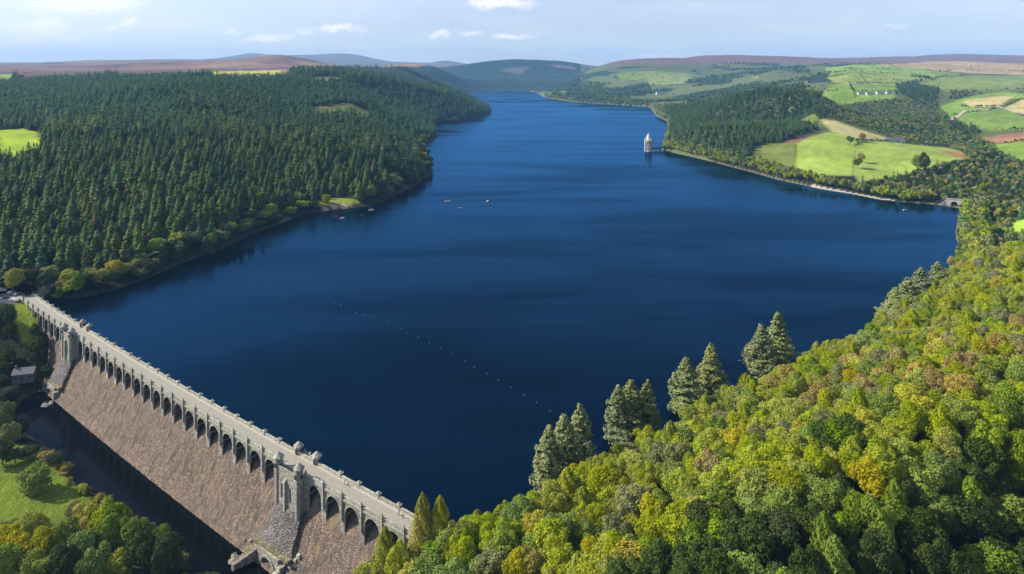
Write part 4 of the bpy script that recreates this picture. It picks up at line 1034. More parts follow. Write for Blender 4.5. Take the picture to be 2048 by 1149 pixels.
def tree(name, label, cat, x, y, z, crown, trunk, sx, sz, group=None, rz=None):
    e = empty(name, (x, y, z), rs.uniform(0, 6.28) if rz is None else rz); e.scale = (sx, sx, sz)
    c = bpy.data.objects.new('crown', crown); COL.objects.link(c); c.parent = e
    t_ = bpy.data.objects.new('trunk', trunk); COL.objects.link(t_); t_.parent = e
    tag(e, label, cat, group); return e


def where(x, y, cls):
    u = 1024 + F * x / y
    if cls == 'L':
        return 'just beyond the far end of the dam' if u < 170 else ('on the shaded bank left of the small beach' if u < 640 else 'on the headland right of the small beach')
    d_ = y
    if x < 25: return 'on the slope below the near end of the dam road'
    if d_ < 150 + .35 * x: return 'on the shaded shoulder in the lower right corner'
    if u > 1750 and y > 240: return 'high on the right edge of the slope beyond the tall russet trees'
    if u > 1450: return 'on the sunlit middle of the right slope'
    return 'on the sunlit slope above the lakeside pines'


def pick(cls, con, n):
    L_ = [(p_[1], i) for i, p_ in enumerate(POINTS) if p_[6] == cls and is_con(p_[3]) == con]
    L_.sort(); return [i for _, i in L_[:n]]


used = set()
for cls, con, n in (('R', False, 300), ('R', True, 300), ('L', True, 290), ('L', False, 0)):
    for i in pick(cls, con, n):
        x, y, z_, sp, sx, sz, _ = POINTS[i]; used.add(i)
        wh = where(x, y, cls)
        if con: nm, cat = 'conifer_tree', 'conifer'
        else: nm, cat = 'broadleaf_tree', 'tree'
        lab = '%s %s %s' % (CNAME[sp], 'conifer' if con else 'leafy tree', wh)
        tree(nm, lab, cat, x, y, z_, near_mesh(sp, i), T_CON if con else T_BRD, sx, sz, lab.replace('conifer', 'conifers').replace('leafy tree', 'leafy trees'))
for cls, name, label in (('L', 'conifer_forest', 'dense dark conifer forest covering the slopes left of the lake'), ('R', 'hillside_wood', 'rest of the sunlit autumn wood on the right slope'),
                         ('F', 'valley_woods', 'woods, thickets and hedges round the fields beyond the right shore')):
    near = [(i, p_) for i, p_ in enumerate(POINTS) if p_[6] == cls and i not in used]
    pl = []; idx = {}
    for sp in sorted(set(p_[3] for _, p_ in near)):
        for v in range(2):
            idx[(sp, v, 0)] = len(pl); pl.append(far_mesh(sp, v))
        if cls in 'LR':
            for v in range(3): idx[(sp, v, 1)] = len(pl); pl.append(near_mesh(sp, v))
    pts, kd, sc_ = [], [], []
    for i, (x, y, z_, sp, sx, sz, c_) in near:
        if cls in 'LR' and y < 900: kd.append(idx[(sp, rs.randint(3), 1)])
        else: kd.append(idx[(sp, rs.randint(2), 0)])
        pts.append((x, y, z_ - .3)); sc_.append((sx, sx, sz))
    print(name, len(pts))
    stuff(name, label, pts, kd, rs.uniform(0, 6.28, len(pts)), sc_, pl)


def one(name, label, cat, px, py, crown, trunk, h_scale, w_scale, z=None, group=None):
    if z is None: x, y, z = hit(px, py)
    else: x, y = W(px, py, z)
    return tree(name, label, cat, x, y, gz(x, y) if z is None else z, crown, trunk, w_scale, h_scale, group)


# the lakeside pines standing clear against the water (base px, base height)
for (px_, py_, sw, sh_, lab) in ((1098, 985, .80, .98, 'leftmost grey-green pine of the first lakeside clump, against dark water'), (1128, 962, .95, 1.0, 'broad pine with russet top in the middle of the first lakeside clump'),
                                (1160, 935, .75, .98, 'slim pine at the right of the first lakeside clump'), (1236, 880, .75, .92, 'leftmost pine of the second lakeside clump'),
                                (1262, 872, .8, .95, 'middle pine of the second lakeside clump'), (1294, 868, .7, .92, 'right pine of the second lakeside clump'),
                                (1372, 826, .95, 1.0, 'lower left pine of the third lakeside pair'), (1422, 802, .95, 1.06, 'taller right pine of the third lakeside pair'),
                                (1522, 752, .95, 1.05, 'left pine of the fourth lakeside pair'), (1556, 735, .95, 1.14, 'right pine of the fourth lakeside pair, the taller one'),
                                (1790, 640, 1.0, .80, 'leftmost pale pine of the far lakeside clump'), (1815, 628, 1.05, .92, 'second pale pine of the far lakeside clump'), (1842, 612, 1.05, 1.0, 'third pale pine of the far lakeside clump, the tallest'),
                                (1876, 598, 1.0, .94, 'rightmost pale pine of the far lakeside clump'), (1795, 655, .8, .62, 'small pale pine leaning at the foot of the far lakeside clump')):
    x, y = W(px_, py_, 1.0)
    tree('pine_tree', lab, 'pine', x, y, max(0.3, gz(x, y)), PINE_N[int(px_ // 7) % 5], T_CON, sw * 1.45, sh_ * 1.04, 'tall pines along the right shore')
# special trees
x, y, z_ = hit(68, 985); z_ -= 2.2; tree('broadleaf_tree', 'single round yellow-green tree standing alone in the riverside meadow', 'tree', x, y, z_, fast_mesh('crown', *broad_crown(44, H=14, Rr=5.2, n=2600, leaf=.4, lobes=22, low=.0), L_MID), T_BRD, 1.2, 1.1, rz=1.0)
one('broadleaf_tree', 'bright yellow-green tree beside the car park at the left edge', 'tree', 26, 588, BRD_N['lime'][1], T_BRD, 1.25, 1.25)
for px_, py_, sp, h_, w_, lab in ((192, 572, 'yellow', .95, 1.2, 'left of two golden trees on the shore beyond the dam'), (225, 562, 'yellow', 1.1, 1.25, 'right of two golden trees on the shore beyond the dam'), (272, 545, 'lime', .8, .75, 'small bright green shore tree right of the golden trees'),
                                 (130, 590, 'rust', 1.0, 1.2, 'brownish bare-looking tree at the lake corner of the dam'), (150, 590, 'mid', 1.1, 1.0, 'green tree at the lake corner beside the brownish tree'), (62, 535, 'red', 1.35, 1.1, 'left of two dark red trees at the foot of the conifers'), (85, 530, 'red', 1.25, .9, 'right of two dark red trees at the foot of the conifers'),
                                 (356, 520, 'grey', 1.1, 1.0, 'pale grey-green tree leaning over the shaded shore'), (425, 500, 'mid', 1.15, .9, 'light green tree on the shaded shore right of the pale one'), (742, 405, 'mid', 1.6, 1.2, 'round mid-green tree just right of the small beach'),
                                 (115, 600, 'lime', .35, .6, 'low bright bush at the lake corner of the dam road')):
    one('broadleaf_tree', lab, 'tree', px_, py_, BRD_N[sp][int(px_) % 4], T_BRD, h_, w_)
for px_, py_, h_, w_, sp, lab in ((1716, 338, 1.2, 1.2, 'dark', 'dark round tree standing between the two bright fields'), (1722, 328, 1.3, 1.0, 'rust', 'tawny tree behind the dark round tree between the two fields'), (1700, 290, 1.1, 1.1, 'dark', 'left of two trees at the top of the hedge between the fields'), (1725, 286, 1.3, 1.2, 'rust', 'right of two trees at the top of the hedge between the fields'),
                                 (1850, 352, 2.6, 1.5, 'dark', 'tall dark tree rising over the lower corner of the right field'), (1835, 350, 2.2, 1.3, 'mid', 'tall mid-green tree beside the tall dark one below the right field')):
    one('broadleaf_tree', lab, 'tree', px_, py_, BRD_N[sp][int(px_) % 4], T_BRD, h_, w_)
# big dark oak and russet trees on the near slope
for (X_0, Y_0, sp, w_, h_, lab) in ((99, 196, 'dark', 1.7, 1.3, 'huge dark green round oak in the middle of the right slope'), (60, 196, 'rust', 1.0, 1.35, 'tawny tree among greens left of the dark oak'), (150, 236, 'rust', 1.25, 1.2, 'left of two russet trees high on the right slope'),
                                   (166, 240, 'rust', 1.2, 1.3, 'right of two russet trees high on the right slope'), (42, 150, 'dark', 1.5, 1.0, 'broad dark grey-green tree at the bottom edge')):
    tree('broadleaf_tree', lab, 'tree', X_0, Y_0, gz(X_0, Y_0), BRD_N[sp][2], T_BRD, w_, h_)
LAR = [fast_mesh('crown', *droop_crown(s_, H=16., Rr=6.2, n=5200, leaf=.26), L_LARCH) for s_ in (61, 62, 63)]
# yellow-green larches in front of the near end of the dam
for k, (px_, py_, h_, w_, lab) in enumerate(((845, 1170, 1.25, .75, 'tallest spire-topped larch in front of the near end of the dam'), (880, 1168, 1.1, .75, 'larch just right of the tall spire-topped one by the dam'), (800, 1190, 1.05, .7, 'rounded lime tree left of the tall spire-topped larch, over the last arches'),
                                 (910, 1190, 1.0, .9, 'low rounded yellow-green tree right of the dam end'), (770, 1215, .8, .7, 'yellow-green larch at the bottom edge in front of the dam arches'), (732, 1205, .55, .8, 'short bushy green tree at the foot of the dam face'), (690, 1215, .55, .6, 'small pale round tree at the foot of the dam face, leftmost there'))):
    x, y = W(px_, py_, -2.0 if px_ > 780 else -14); x2, y2 = x, y
    tree('larch_tree' if k in (0, 1, 4) else 'broadleaf_tree', lab, 'larch' if k in (0, 1, 4) else 'tree', x, y, gz(x, y), LAR[k % 3] if k in (0, 1, 4) else BRD_N['lime'][k % 4], T_BRD, w_ * 1.15, h_ * 1.15)
# bottom-left clump beyond the river pool
blr = np.random.RandomState(9)
BLT = []
for (px_, py_, sp, h_, w_) in ((20, 1130, 'yellow', .8, .9), (62, 1120, 'lime', 1.0, .8), (35, 1165, 'yellow', .9, 1.0), (95, 1160, 'lime', 1.0, .8), (130, 1150, 'mid', 1.2, .8), (165, 1165, 'mid', 1.1, .8), (180, 1080, 'yellow', .95, .9), (205, 1095, 'lime', 1.1, 1.0),
                              (235, 1100, 'mid', 1.1, .85), (215, 1140, 'mid', 1.1, .9), (260, 1130, 'mid', 1.2, .9), (290, 1120, 'grey', .9, .6), (285, 1160, 'dark', 1.2, .9), (320, 1140, 'mid', 1.0, .7), (345, 1135, 'dark', .9, .7), (240, 1180, 'lime', .8, .8), (70, 1195, 'lime', .8, .9), (10, 1195, 'mid', .9, .9),
                              (190, 1190, 'mid', 1.0, .8), (330, 1175, 'dark', 1.1, .8), (130, 1195, 'dark', 1.0, .8), (112, 930, 'dark', .5, .6), (90, 920, 'rust', .35, .5), (60, 915, 'dark', .45, .6), (20, 905, 'grey', .9, .7), (30, 925, 'dark', .5, .7), (132, 935, 'rust', .3, .45),
                              (425, 1160, 'lime', .55, .65), (400, 1165, 'mid', .5, .5), (448, 1168, 'mid', .5, .55), (5, 930, 'dark', .7, .8), (10, 870, 'grey', 1.1, .7), (150, 1035, 'grey', .5, .5), (165, 1050, 'mid', .4, .5), (140, 1100, 'grey', .6, .5)):
    x, y = W(px_, py_, -20.5); z_ = gz(x, y)
    lab = {'yellow': 'gold-tinged', 'rust': 'russet', 'mid': 'mid-green', 'lime': 'bright lime', 'dark': 'deep green', 'grey': 'greyish'}[sp]
    hh_ = 'tree' if h_ > .6 else 'bush'
    plc = 'in the clump below the meadow at the lower left' if py_ > 1070 and px_ < 380 else ('at the bottom edge beside the river pool' if px_ > 380 else ('beside the river pool at the top of the meadow' if py_ < 1000 else 'where the meadow meets the river pool'))
    l_ = '%s %s %s' % (lab, hh_, plc)
    tree('broadleaf_tree' if hh_ == 'tree' else 'bush', l_, hh_, x, y, z_ - .2, BRD_N[sp][blr.randint(4)], T_BRD, w_ * 1.2, h_ * (1.3 if h_ > .6 else 1.1), l_.replace(hh_, hh_ + ('s' if hh_ == 'tree' else 'es')))
for k in range(12):
    x, y = dam_xy(blr.uniform(44, 76), blr.uniform(13, 20)); x, y = float(x), float(y); z_ = gz(x, y)
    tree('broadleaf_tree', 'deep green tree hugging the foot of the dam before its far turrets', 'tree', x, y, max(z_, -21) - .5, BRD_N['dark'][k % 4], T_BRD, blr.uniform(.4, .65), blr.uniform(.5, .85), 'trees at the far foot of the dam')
bank = np.array([W(q[0], q[1], -23) for q in ((120, 905), (152, 966), (190, 990), (228, 1003), (264, 1034), (330, 1085), (372, 1115), (392, 1180))])
for a, c_ in zip(bank[:-1], bank[1:]):
    for k in range(6):
        q = a + (c_ - a) * blr.rand(); q = q + np.array([-.7, -.7]) * blr.uniform(.5, 4); sp = ['rust', 'yellow', 'mid', 'lime', 'grey', 'dark'][blr.randint(6)]
        tree('bush', 'low scrubby bush on the near bank of the river pool', 'bush', q[0], q[1], gz(q[0], q[1]) - .8, BRD_N[sp][blr.randint(4)], T_BRD, blr.uniform(.2, .38), blr.uniform(.18, .32), 'scrub along the river bank')
# dark trees in the shade left of the dam
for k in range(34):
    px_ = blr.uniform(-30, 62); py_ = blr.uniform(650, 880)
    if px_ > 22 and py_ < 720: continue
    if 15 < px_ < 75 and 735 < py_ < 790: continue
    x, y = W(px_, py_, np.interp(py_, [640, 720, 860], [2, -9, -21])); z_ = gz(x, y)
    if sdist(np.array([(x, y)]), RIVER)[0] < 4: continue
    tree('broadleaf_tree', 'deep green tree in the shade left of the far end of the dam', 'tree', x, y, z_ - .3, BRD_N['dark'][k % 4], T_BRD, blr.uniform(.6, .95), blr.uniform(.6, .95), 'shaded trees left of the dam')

# ------------------------------------------------------------------ straining tower in the lake
M_TOWER = stone_mat('pale_tower_stone', (0.42, 0.38, 0.34), (0.56, 0.51, 0.46), (0.64, 0.59, 0.53), 1.4, 0.25, 0.18, (0.34, 0.26, 0.22))
M_COPPER = plain('weathered_copper_roof', (0.44, 0.52, 0.47), 0.6, 0, 0.15, 0.6)
tx, ty = W(1297, 303)
tw = tag(empty('straining_tower', (tx, ty, 0)), 'pale stone water tower with a pointed roof standing in the lake off the wooded point', 'tower')
b = MB(); b.ring(0, 0, [(6.6, -4), (6.6, .8), (5.6, 2.0), (5.2, 14.5)], 16); b.build('shaft', M_TOWER, tw)
for k in range(8):
    a = 2 * math.pi * k / 8 + .2; b = MB(); b.box(5.1, 6.1, -.7, .7, 1.0, 13.5); b.v = [(x * math.cos(a) - y * math.sin(a), x * math.sin(a) + y * math.cos(a), z) for x, y, z in b.v]; b.build('buttress', M_TOWER, tw)
b = MB(); b.ring(0, 0, [(5.2, 14.5), (6.9, 16.3), (6.9, 20.5), (7.2, 20.9), (6.7, 21.3)], 16); b.build('gallery', M_TOWER, tw)
for k in range(8):
    a = 2 * math.pi * k / 8 + .2; b = MB(); b.box(6.5, 7.05, -.75, .75, 17.0, 19.6); b.v = [(x * math.cos(a) - y * math.sin(a), x * math.sin(a) + y * math.cos(a), z) for x, y, z in b.v]; b.build('window', M_DARKS, tw)
rf = MB(); rf.ring(0, 0, [(6.5, 21.3), (5.2, 24.0), (2.2, 31.0), (.15, 35.0)], 12); rf = rf.build('roof', M_COPPER, tw)
for k in range(4):
    a = math.pi / 2 * k + .5; b = MB(); b.raw([(4.0, -1.2, 21.4), (6.4, -1.2, 21.4), (6.4, 1.2, 21.4), (4.0, 1.2, 21.4), (6.4, 0, 24.8), (3.6, 0, 24.8)], [(0, 3, 2, 1), (1, 2, 4), (0, 1, 4, 5), (2, 3, 5, 4), (0, 5, 3)])
    b.v = [(x * math.cos(a) - y * math.sin(a), x * math.sin(a) + y * math.cos(a), z) for x, y, z in b.v]; b.build('dormer', M_TOWER, rf)
b = MB(); b.ring(-6.3, -2.0, [(1.9, -3), (1.9, 19.5), (2.3, 20.2), (2.3, 21.5), (1.9, 22), (.1, 27.5)], 10); b.build('stair_turret', M_TOWER, tw)
# arched footbridge from the tower to the bank
bx, by = W(1330, 301); L_ = math.hypot(bx - tx, by - ty); br = tag(empty('stone_footbridge', (tx, ty, 0), math.atan2(by - ty, bx - tx)), 'low dark stone footbridge linking the water tower to the wooded point', 'bridge')
n_ = 4; p0_, p1_ = 6.8, L_ + 8; stp = (p1_ - p0_) / n_
b = MB(); b.box(p0_, p1_, -1.3, 1.3, 5.2, 5.8); b.build('deck', M_ASHLAR, br)
for sg in (-1, 1):
    b = MB(); b.box(p0_, p1_, sg * 1.45 - .15, sg * 1.45 + .15, 5.2, 6.8); b.build('parapet', M_BATTER, br)
for k in range(n_):
    b = arch_mesh(p0_ + stp * (k + .5), stp / 2 - .7, 4.6, .6, 5.18, -1.25, 1.25); b.build('arch', M_SHADE_DARK, br)
    if k: b = MB(); b.box(p0_ + stp * k - .7, p0_ + stp * k + .7, -1.35, 1.35, -4, 5.16); b.build('pier', M_SHADE_DARK, br)

# ------------------------------------------------------------------ boats and buoys
M_WHITE = plain('white_gelcoat', (0.58, 0.54, 0.52), 0.35, 0, 0.04); M_BLUEH = plain('blue_hull', (0.07, 0.14, 0.30), 0.4); M_REDH = plain('red_hull', (0.45, 0.06, 0.04), 0.4)
M_INNER = plain('boat_inner', (0.42, 0.36, 0.28), 0.7); M_SKIN = plain('skin', (0.55, 0.36, 0.27), 0.6, 0, 0.05); M_GLASS = plain('dark_glass', (0.03, 0.04, 0.05), 0.1)


def hull(Lh, Wd, Hh):
    V = []; Fq = []; K = 9
    for k in range(K):
        t_ = k / (K - 1); x = (t_ - .45) * Lh; w_ = Wd / 2 * (1 - max(0, (t_ - .45) / .55) ** 2.2) * (1 - .12 * max(0, (.3 - t_) / .3)) + .02; sh_ = Hh * (1 + .35 * t_ * t_)
        V += [(x, -w_, sh_), (x, -w_ * .78, .0), (x, 0, -.22), (x, w_ * .78, .0), (x, w_, sh_), (x, w_ * .84, sh_ - .03), (x, w_ * .6, Hh * .35), (x, -w_ * .6, Hh * .35), (x, -w_ * .84, sh_ - .03)]
    for k in range(K - 1):
        for j in range(9): Fq.append((k * 9 + j, k * 9 + (j + 1) % 9, (k + 1) * 9 + (j + 1) % 9, (k + 1) * 9 + j))
    Fq.append(tuple(range(8, -1, -1))); Fq.append(tuple((K - 1) * 9 + j for j in range(9)))
    return V, Fq


def person_mesh(shirt, trousers, sitting=False):
    """one continuous little figure: legs, torso, arms and head as joined rings"""
    b = MB()
    hip = .48 if sitting else .92
    for sg in (-1, 1):
        if sitting: b.tube((0, sg * .1, hip), (.42, sg * .12, hip + .02), .09, .07, 6, 1); b.tube((.42, sg * .12, hip + .04), (.44, sg * .12, .04), .07, .05, 6, 1)
        else: b.tube((0, sg * .1, hip + .02), (.03 * sg, sg * .12, .04), .10, .06, 6, 1)
        b.tube((0, sg * .2, hip + .5), (.10, sg * .29, hip + .22), .055, .045, 6, 0); b.tube((.10, sg * .29, hip + .22), (.28, sg * .2, hip + .12), .045, .035, 6, 2)
    b.ring(0, 0, [(.14, hip - .06), (.15, hip + .1), (.14, hip + .25), (.2, hip + .48), (.12, hip + .56), (.055, hip + .6)], 8, 0, sx=.72)
    b.ring(0, 0, [(.05, hip + .57), (.07, hip + .63), (.10, hip + .72), (.095, hip + .80), (.03, hip + .87)], 8, 2)
    return b


def cloth(c): return plain('cloth', c, 0.9, 0, 0.08)
CLO = [cloth(c) for c in ((.05, .06, .12), (.45, .08, .06), (.7, .68, .62), (.06, .16, .10), (.55, .40, .08))]


def boat(px, py, Lh, rz, hm, label, cabin=False, crew=0, grp='boats on the lake', mast=False):
    x, y = W(px, py, 0); e = tag(empty('motor_boat' if cabin else ('sailing_dinghy' if mast else 'rowing_boat'), (x, y, 0.05), rz), label, 'boat', grp)
    Lh *= .85; V, Fq = hull(Lh, Lh * .36, .75); mesh_obj('hull', V, Fq, hm, e, smooth=False)
    for k in (-.2, .12): b = MB(); b.box(Lh * k, Lh * k + .3, -Lh * .15, Lh * .15, .5, .58); b.build('bench', M_INNER, e)
    if cabin:
        b = MB(); b.raw([(0, -.8, .6), (1.9, -.7, .6), (1.9, .7, .6), (0, .8, .6), (.1, -.65, 1.75), (1.2, -.6, 1.75), (1.2, .6, 1.75), (.1, .65, 1.75)], [(0, 3, 2, 1), (4, 5, 6, 7), (0, 1, 5, 4), (1, 2, 6, 5), (2, 3, 7, 6), (3, 0, 4, 7)]); cb = b.build('cabin', M_WHITE, e)
        b = MB(); b.raw([(1.86, -.55, .85), (1.86, .55, .85), (1.4, .5, 1.6), (1.4, -.5, 1.6), (1.9, -.55, .85), (1.9, .55, .85), (1.44, .5, 1.6), (1.44, -.5, 1.6)], [(0, 1, 2, 3), (7, 6, 5, 4), (0, 4, 5, 1), (2, 6, 7, 3)]); b.build('windscreen', M_GLASS, cb)
    if mast:
        b = MB(); b.tube((.3, 0, .3), (.3, 0, 6.2), .06, .04, 6); b.build('mast', M_INNER, e)
        b = MB(); b.tube((.3, 0, 1.2), (-1.9, .1, 1.3), .09, .07, 6); b.build('boom', M_WHITE, e)
    for k in range(crew):
        pm = person_mesh(0, 0, True); p_ = pm.build('person', [CLO[(k * 2 + int(px)) % 5], CLO[0], M_SKIN]); a = (-.1 + .3 * k) * Lh * .7
        p_.location = (x + a * math.cos(rz), y + a * math.sin(rz), .3); p_.rotation_euler = (0, 0, rz)
        tag(p_, '%s seated person in the %s' % (['nearer', 'further'][k], grp2[px]), 'person')


grp2 = {895: 'long white boat out on the lake', 920: 'small boat nearest the dam of the lake trio', 975: 'white boat at the right of the lake trio'}
boat(895, 404, 8.5, .35, M_WHITE, 'long low white boat, leftmost of three out on the lake', crew=1)
boat(920, 417, 5.0, .2, M_WHITE, 'short white boat nearest the dam, middle of three out on the lake', crew=1)
boat(975, 404, 6.0, 1.1, M_WHITE, 'white cabin boat, rightmost of three out on the lake', cabin=True)
boat(980, 410, 4.0, .5, M_REDH, 'small reddish boat beside the white cabin boat')
boat(742, 421, 6.5, .5, M_WHITE, 'white moored dinghy with a bare mast just off the small beach', mast=True)
boat(684, 438, 6.0, .4, M_WHITE, 'white boat moored nearest the dam, left below the small beach', cabin=True)
boat(723, 432, 5.0, .2, M_BLUEH, 'faint blue boat between the two moored white boats')
boat(672, 434, 4.5, .3, M_REDH, 'small dark red boat left of the moored white cabin boat')
boat(1809, 421, 5.0, .3, M_WHITE, 'tiny white boat moored off the right shore near the culvert')
M_BUOY = plain('buoy_grey', (0.07, 0.09, 0.12), 0.5)
bm_ = MB(); bm_.ring(0, 0, [(.1, -.35), (.5, -.2), (.55, .15), (.35, .42), (.09, .55), (.05, .95)], 10)
bme = bpy.data.meshes.new('buoy'); bme.from_pydata([tuple(v) for v in bm_.v], [], bm_.f); bme.materials.append(M_BUOY)
for (x, y) in ((668, 607), (682, 612), (712, 626), (727, 630), (748, 636), (774, 646), (800, 658), (815, 666), (837, 675), (859, 687), (882, 698), (904, 708), (930, 723), (949, 735), (974, 748), (997, 761), (1022, 776), (1048, 791), (1073, 806), (1100, 823)):
    o = bpy.data.objects.new('buoy', bme); COL.objects.link(o); X0, Y0 = W(x, y, 0); o.location = (X0, Y0, 0); o.scale = (.62,) * 3
    tag(o, 'grey floating buoy in the long line strung across the lake in front of the dam', 'buoy', 'line of buoys across the lake')

# ------------------------------------------------------------------ culvert portal on the right shore
cx_, cy_ = W(1908, 413); ang = math.atan2(-cy_, -cx_) + .15
cu = tag(empty('culvert_portal', (cx_, cy_, 0), ang + math.pi / 2), 'stone culvert portal with a dark round arch and sloping wing walls at the right shore', 'culvert')
b = arch_mesh(0, 3.2, 5.6, 2.6, 8.0, -1.5, 1.5); b.box(-7, -3.2, -1.5, 1.5, -2, 8.0); b.box(3.2, 7, -1.5, 1.5, -2, 8.0); b.build('headwall', M_TOWER, cu)
b = MB(); b.box(-3.3, 3.3, 2.6, 3.0, -2, 6.2); b.build('tunnel_mouth', M_DARKS, cu)
b = MB(); b.box(-7.4, 7.4, -1.8, 1.8, 8.0, 8.5); b.build('coping', M_CAPS, cu)
for sg in (-1, 1):
    b = MB()
    for k in range(3): x0 = sg * (7 + 2.4 * k); b.box(min(x0, x0 + sg * 2.4), max(x0, x0 + sg * 2.4), -1.2 - .3 * k, .6 - .3 * k, -2, 6.4 - 2.1 * k)
    b.build('wing_wall', M_ASHLAR, cu)

# ------------------------------------------------------------------ buildings
M_SLATE = plain('slate_roof', (0.10, 0.10, 0.115), 0.6, 0, 0.2, 1.5); M_LIMEW = plain('limewashed_wall', (0.52, 0.50, 0.45), 0.85, 0, 0.06); M_STONEW = plain('grey_stone_wall', (0.15, 0.14, 0.13), 0.9, 0, 0.2, 2.0)


def house(name, label, px, py, z, w_, d_, h_, rz, wallm, roofm=None, nwin=4, chim=2, cat='house', group=None):
    if z is None: x, y, z = hit(px, py)
    else: x, y = W(px, py, z); z = max(z, gz(x, y)) if True else z
    e = tag(empty(name, (x, y, z), rz), label, cat, group); roofm = roofm or M_SLATE
    b = MB(); b.box(-w_ / 2, w_ / 2, -d_ / 2, d_ / 2, -1.5, h_); b.raw([(-w_ / 2, -d_ / 2, h_), (-w_ / 2, d_ / 2, h_), (-w_ / 2, 0, h_ + d_ * .38), (w_ / 2, -d_ / 2, h_), (w_ / 2, d_ / 2, h_), (w_ / 2, 0, h_ + d_ * .38)], [(0, 2, 1), (3, 4, 5)]); b.build('wall', wallm, e)
    o_ = .45; rh = d_ * .38
    b = MB(); sl = rh / (d_ / 2); V = []
    for sx_ in (-w_ / 2 - o_, w_ / 2 + o_): V += [(sx_, -d_ / 2 - o_, h_ - o_ * sl + .06), (sx_, 0, h_ + rh + .06), (sx_, d_ / 2 + o_, h_ - o_ * sl + .06), (sx_, d_ / 2 + o_, h_ - o_ * sl + .3), (sx_, 0, h_ + rh + .34), (sx_, -d_ / 2 - o_, h_ - o_ * sl + .3)]
    b.raw(V, [(0, 1, 7, 6), (1, 2, 8, 7), (2, 3, 9, 8), (3, 4, 10, 9), (4, 5, 11, 10), (5, 0, 6, 11), (5, 4, 1, 0), (4, 3, 2, 1), (6, 7, 10, 11), (7, 8, 9, 10)]); r_ = b.build('roof', roofm, e)
    for k in range(chim):
        cx = (-1 if k == 0 else 1) * (w_ / 2 - .7); b = MB(); b.box(cx - .45, cx + .45, -.4, .4, h_ + rh - .6, h_ + rh + 1.5); b.build('chimney', wallm, r_)
    for k in range(nwin):
        for zz in ((.9, 3.4) if h_ > 4.5 else (1.0,)):
            x0 = -w_ / 2 + w_ * (k + .5) / nwin
            if k == nwin // 2 and zz < 2: b = MB(); b.box(x0 - .5, x0 + .5, -d_ / 2 - .04, -d_ / 2 + .1, 0, 2.05); b.build('door', M_DARKS, e); continue
            b = MB(); b.box(x0 - .5, x0 + .5, -d_ / 2 - .03, -d_ / 2 + .1, zz, zz + 1.2); b.build('window', M_GLASS, e)
    return e


house('stone_cottage', 'small grey stone valve house in the shade below the far end of the dam', 50, 757, -17, 10, 6, 3.6, .25, M_STONEW, chim=1, nwin=3)
house('white_hotel', 'large white hotel on the wooded far bank of the lake', 1321, 190, None, 46, 16, 11, .1, M_LIMEW, nwin=8)
house('white_farmhouse', 'small white house just right of the hotel on the far bank', 1346, 190, None, 18, 9, 6, -.1, M_LIMEW)
for k, (px_, py_, w_) in enumerate(((1722, 190, 22), (1740, 190.5, 26), (1760, 189.5, 24), (1778, 189, 20))):
    house('white_cottage', ['leftmost', 'second', 'third', 'rightmost'][k] + ' white cottage of the row in the green valley', px_, py_, None, w_, 9, 6, .05, M_LIMEW, group='row of white cottages in the valley')
house('grey_barn', 'long low grey barn in the pale hillside behind the two bright fields', 1790, 284, None, 30, 9, 4, -.12, plain('weathered_sheeting', (0.5, 0.52, 0.52), 0.6), nwin=0, chim=0, cat='barn')
house('white_building', 'white building half hidden at the left edge beyond the car park', -4, 566, 7, 14, 8, 5, .5, M_LIMEW)
house('beach_shelter', 'small green-roofed shelter behind the little beach on the left shore', 655, 398, 2.5, 9, 5, 2.8, .2, M_STONEW, plain('green_felt', (0.07, 0.14, 0.11), 0.8), nwin=3, chim=0, cat='shelter')

# ------------------------------------------------------------------ vehicles
M_TYRE = plain('tyre', (0.02, 0.02, 0.02), 0.9); M_LAMP = plain('lamp_glass', (0.6, 0.6, 0.55), 0.2)


def car(px, py, z, rz, c, label, van=False, group=None):
    x, y = W(px, py, z); z = gz(x, y); e = tag(empty('parked_van' if van else 'parked_car', (x, y, z), rz), label, 'van' if van else 'car', group)
    pm = plain('car_paint', c, 0.3, 0.1, 0.03); L_, w_ = (5.2, 1.0) if van else (4.2, .88)
    if van: pr = [(-2.6, .35), (2.6, .35), (2.6, .95), (2.2, 1.15), (1.7, 2.0), (1.3, 2.15), (-2.5, 2.15), (-2.6, 1.9)]
    else: pr = [(-2.1, .3), (2.1, .3), (2.1, .75), (1.9, .85), (1.0, .95), (.45, 1.42), (-1.1, 1.45), (-1.9, .98), (-2.1, .9)]
    n = len(pr); V = [(a, -w_, b_) for a, b_ in pr] + [(a, w_, b_) for a, b_ in pr]
    mesh_obj('body', V, [tuple(range(n)), tuple(range(2 * n - 1, n - 1, -1))] + [((k + 1) % n, k, n + k, n + (k + 1) % n) for k in range(n)], pm, e)
    for sx_ in (-1.35, 1.35):
        for sy_ in (-1, 1): b = MB(); b.tube((sx_ * (1.15 if van else 1), sy_ * w_ * .78, .33), (sx_ * (1.15 if van else 1), sy_ * (w_ + .03), .33), .33, .33, 12); b.build('wheel', M_TYRE, e)
    gx = [(1.75, 1.2), (1.45, 1.85), (1.0, 1.85), (1.0, 1.2)] if van else [(.85, .98), (.4, 1.36), (-1.05, 1.38), (-1.55, 1.02)]
    for sy_ in (-1, 1): b = MB(); b.raw([(a, sy_ * (w_ + .012), b_) for a, b_ in gx] + [(a, sy_ * (w_ - .03), b_) for a, b_ in gx], [(0, 1, 2, 3), (7, 6, 5, 4)]); b.build('side_window', M_GLASS, e)
    for sy_ in (-.6, .6): b = MB(); b.box(L_ / 2 - .04, L_ / 2 + .02, sy_ - .15, sy_ + .15, .6, .75); b.build('headlight', M_LAMP, e)


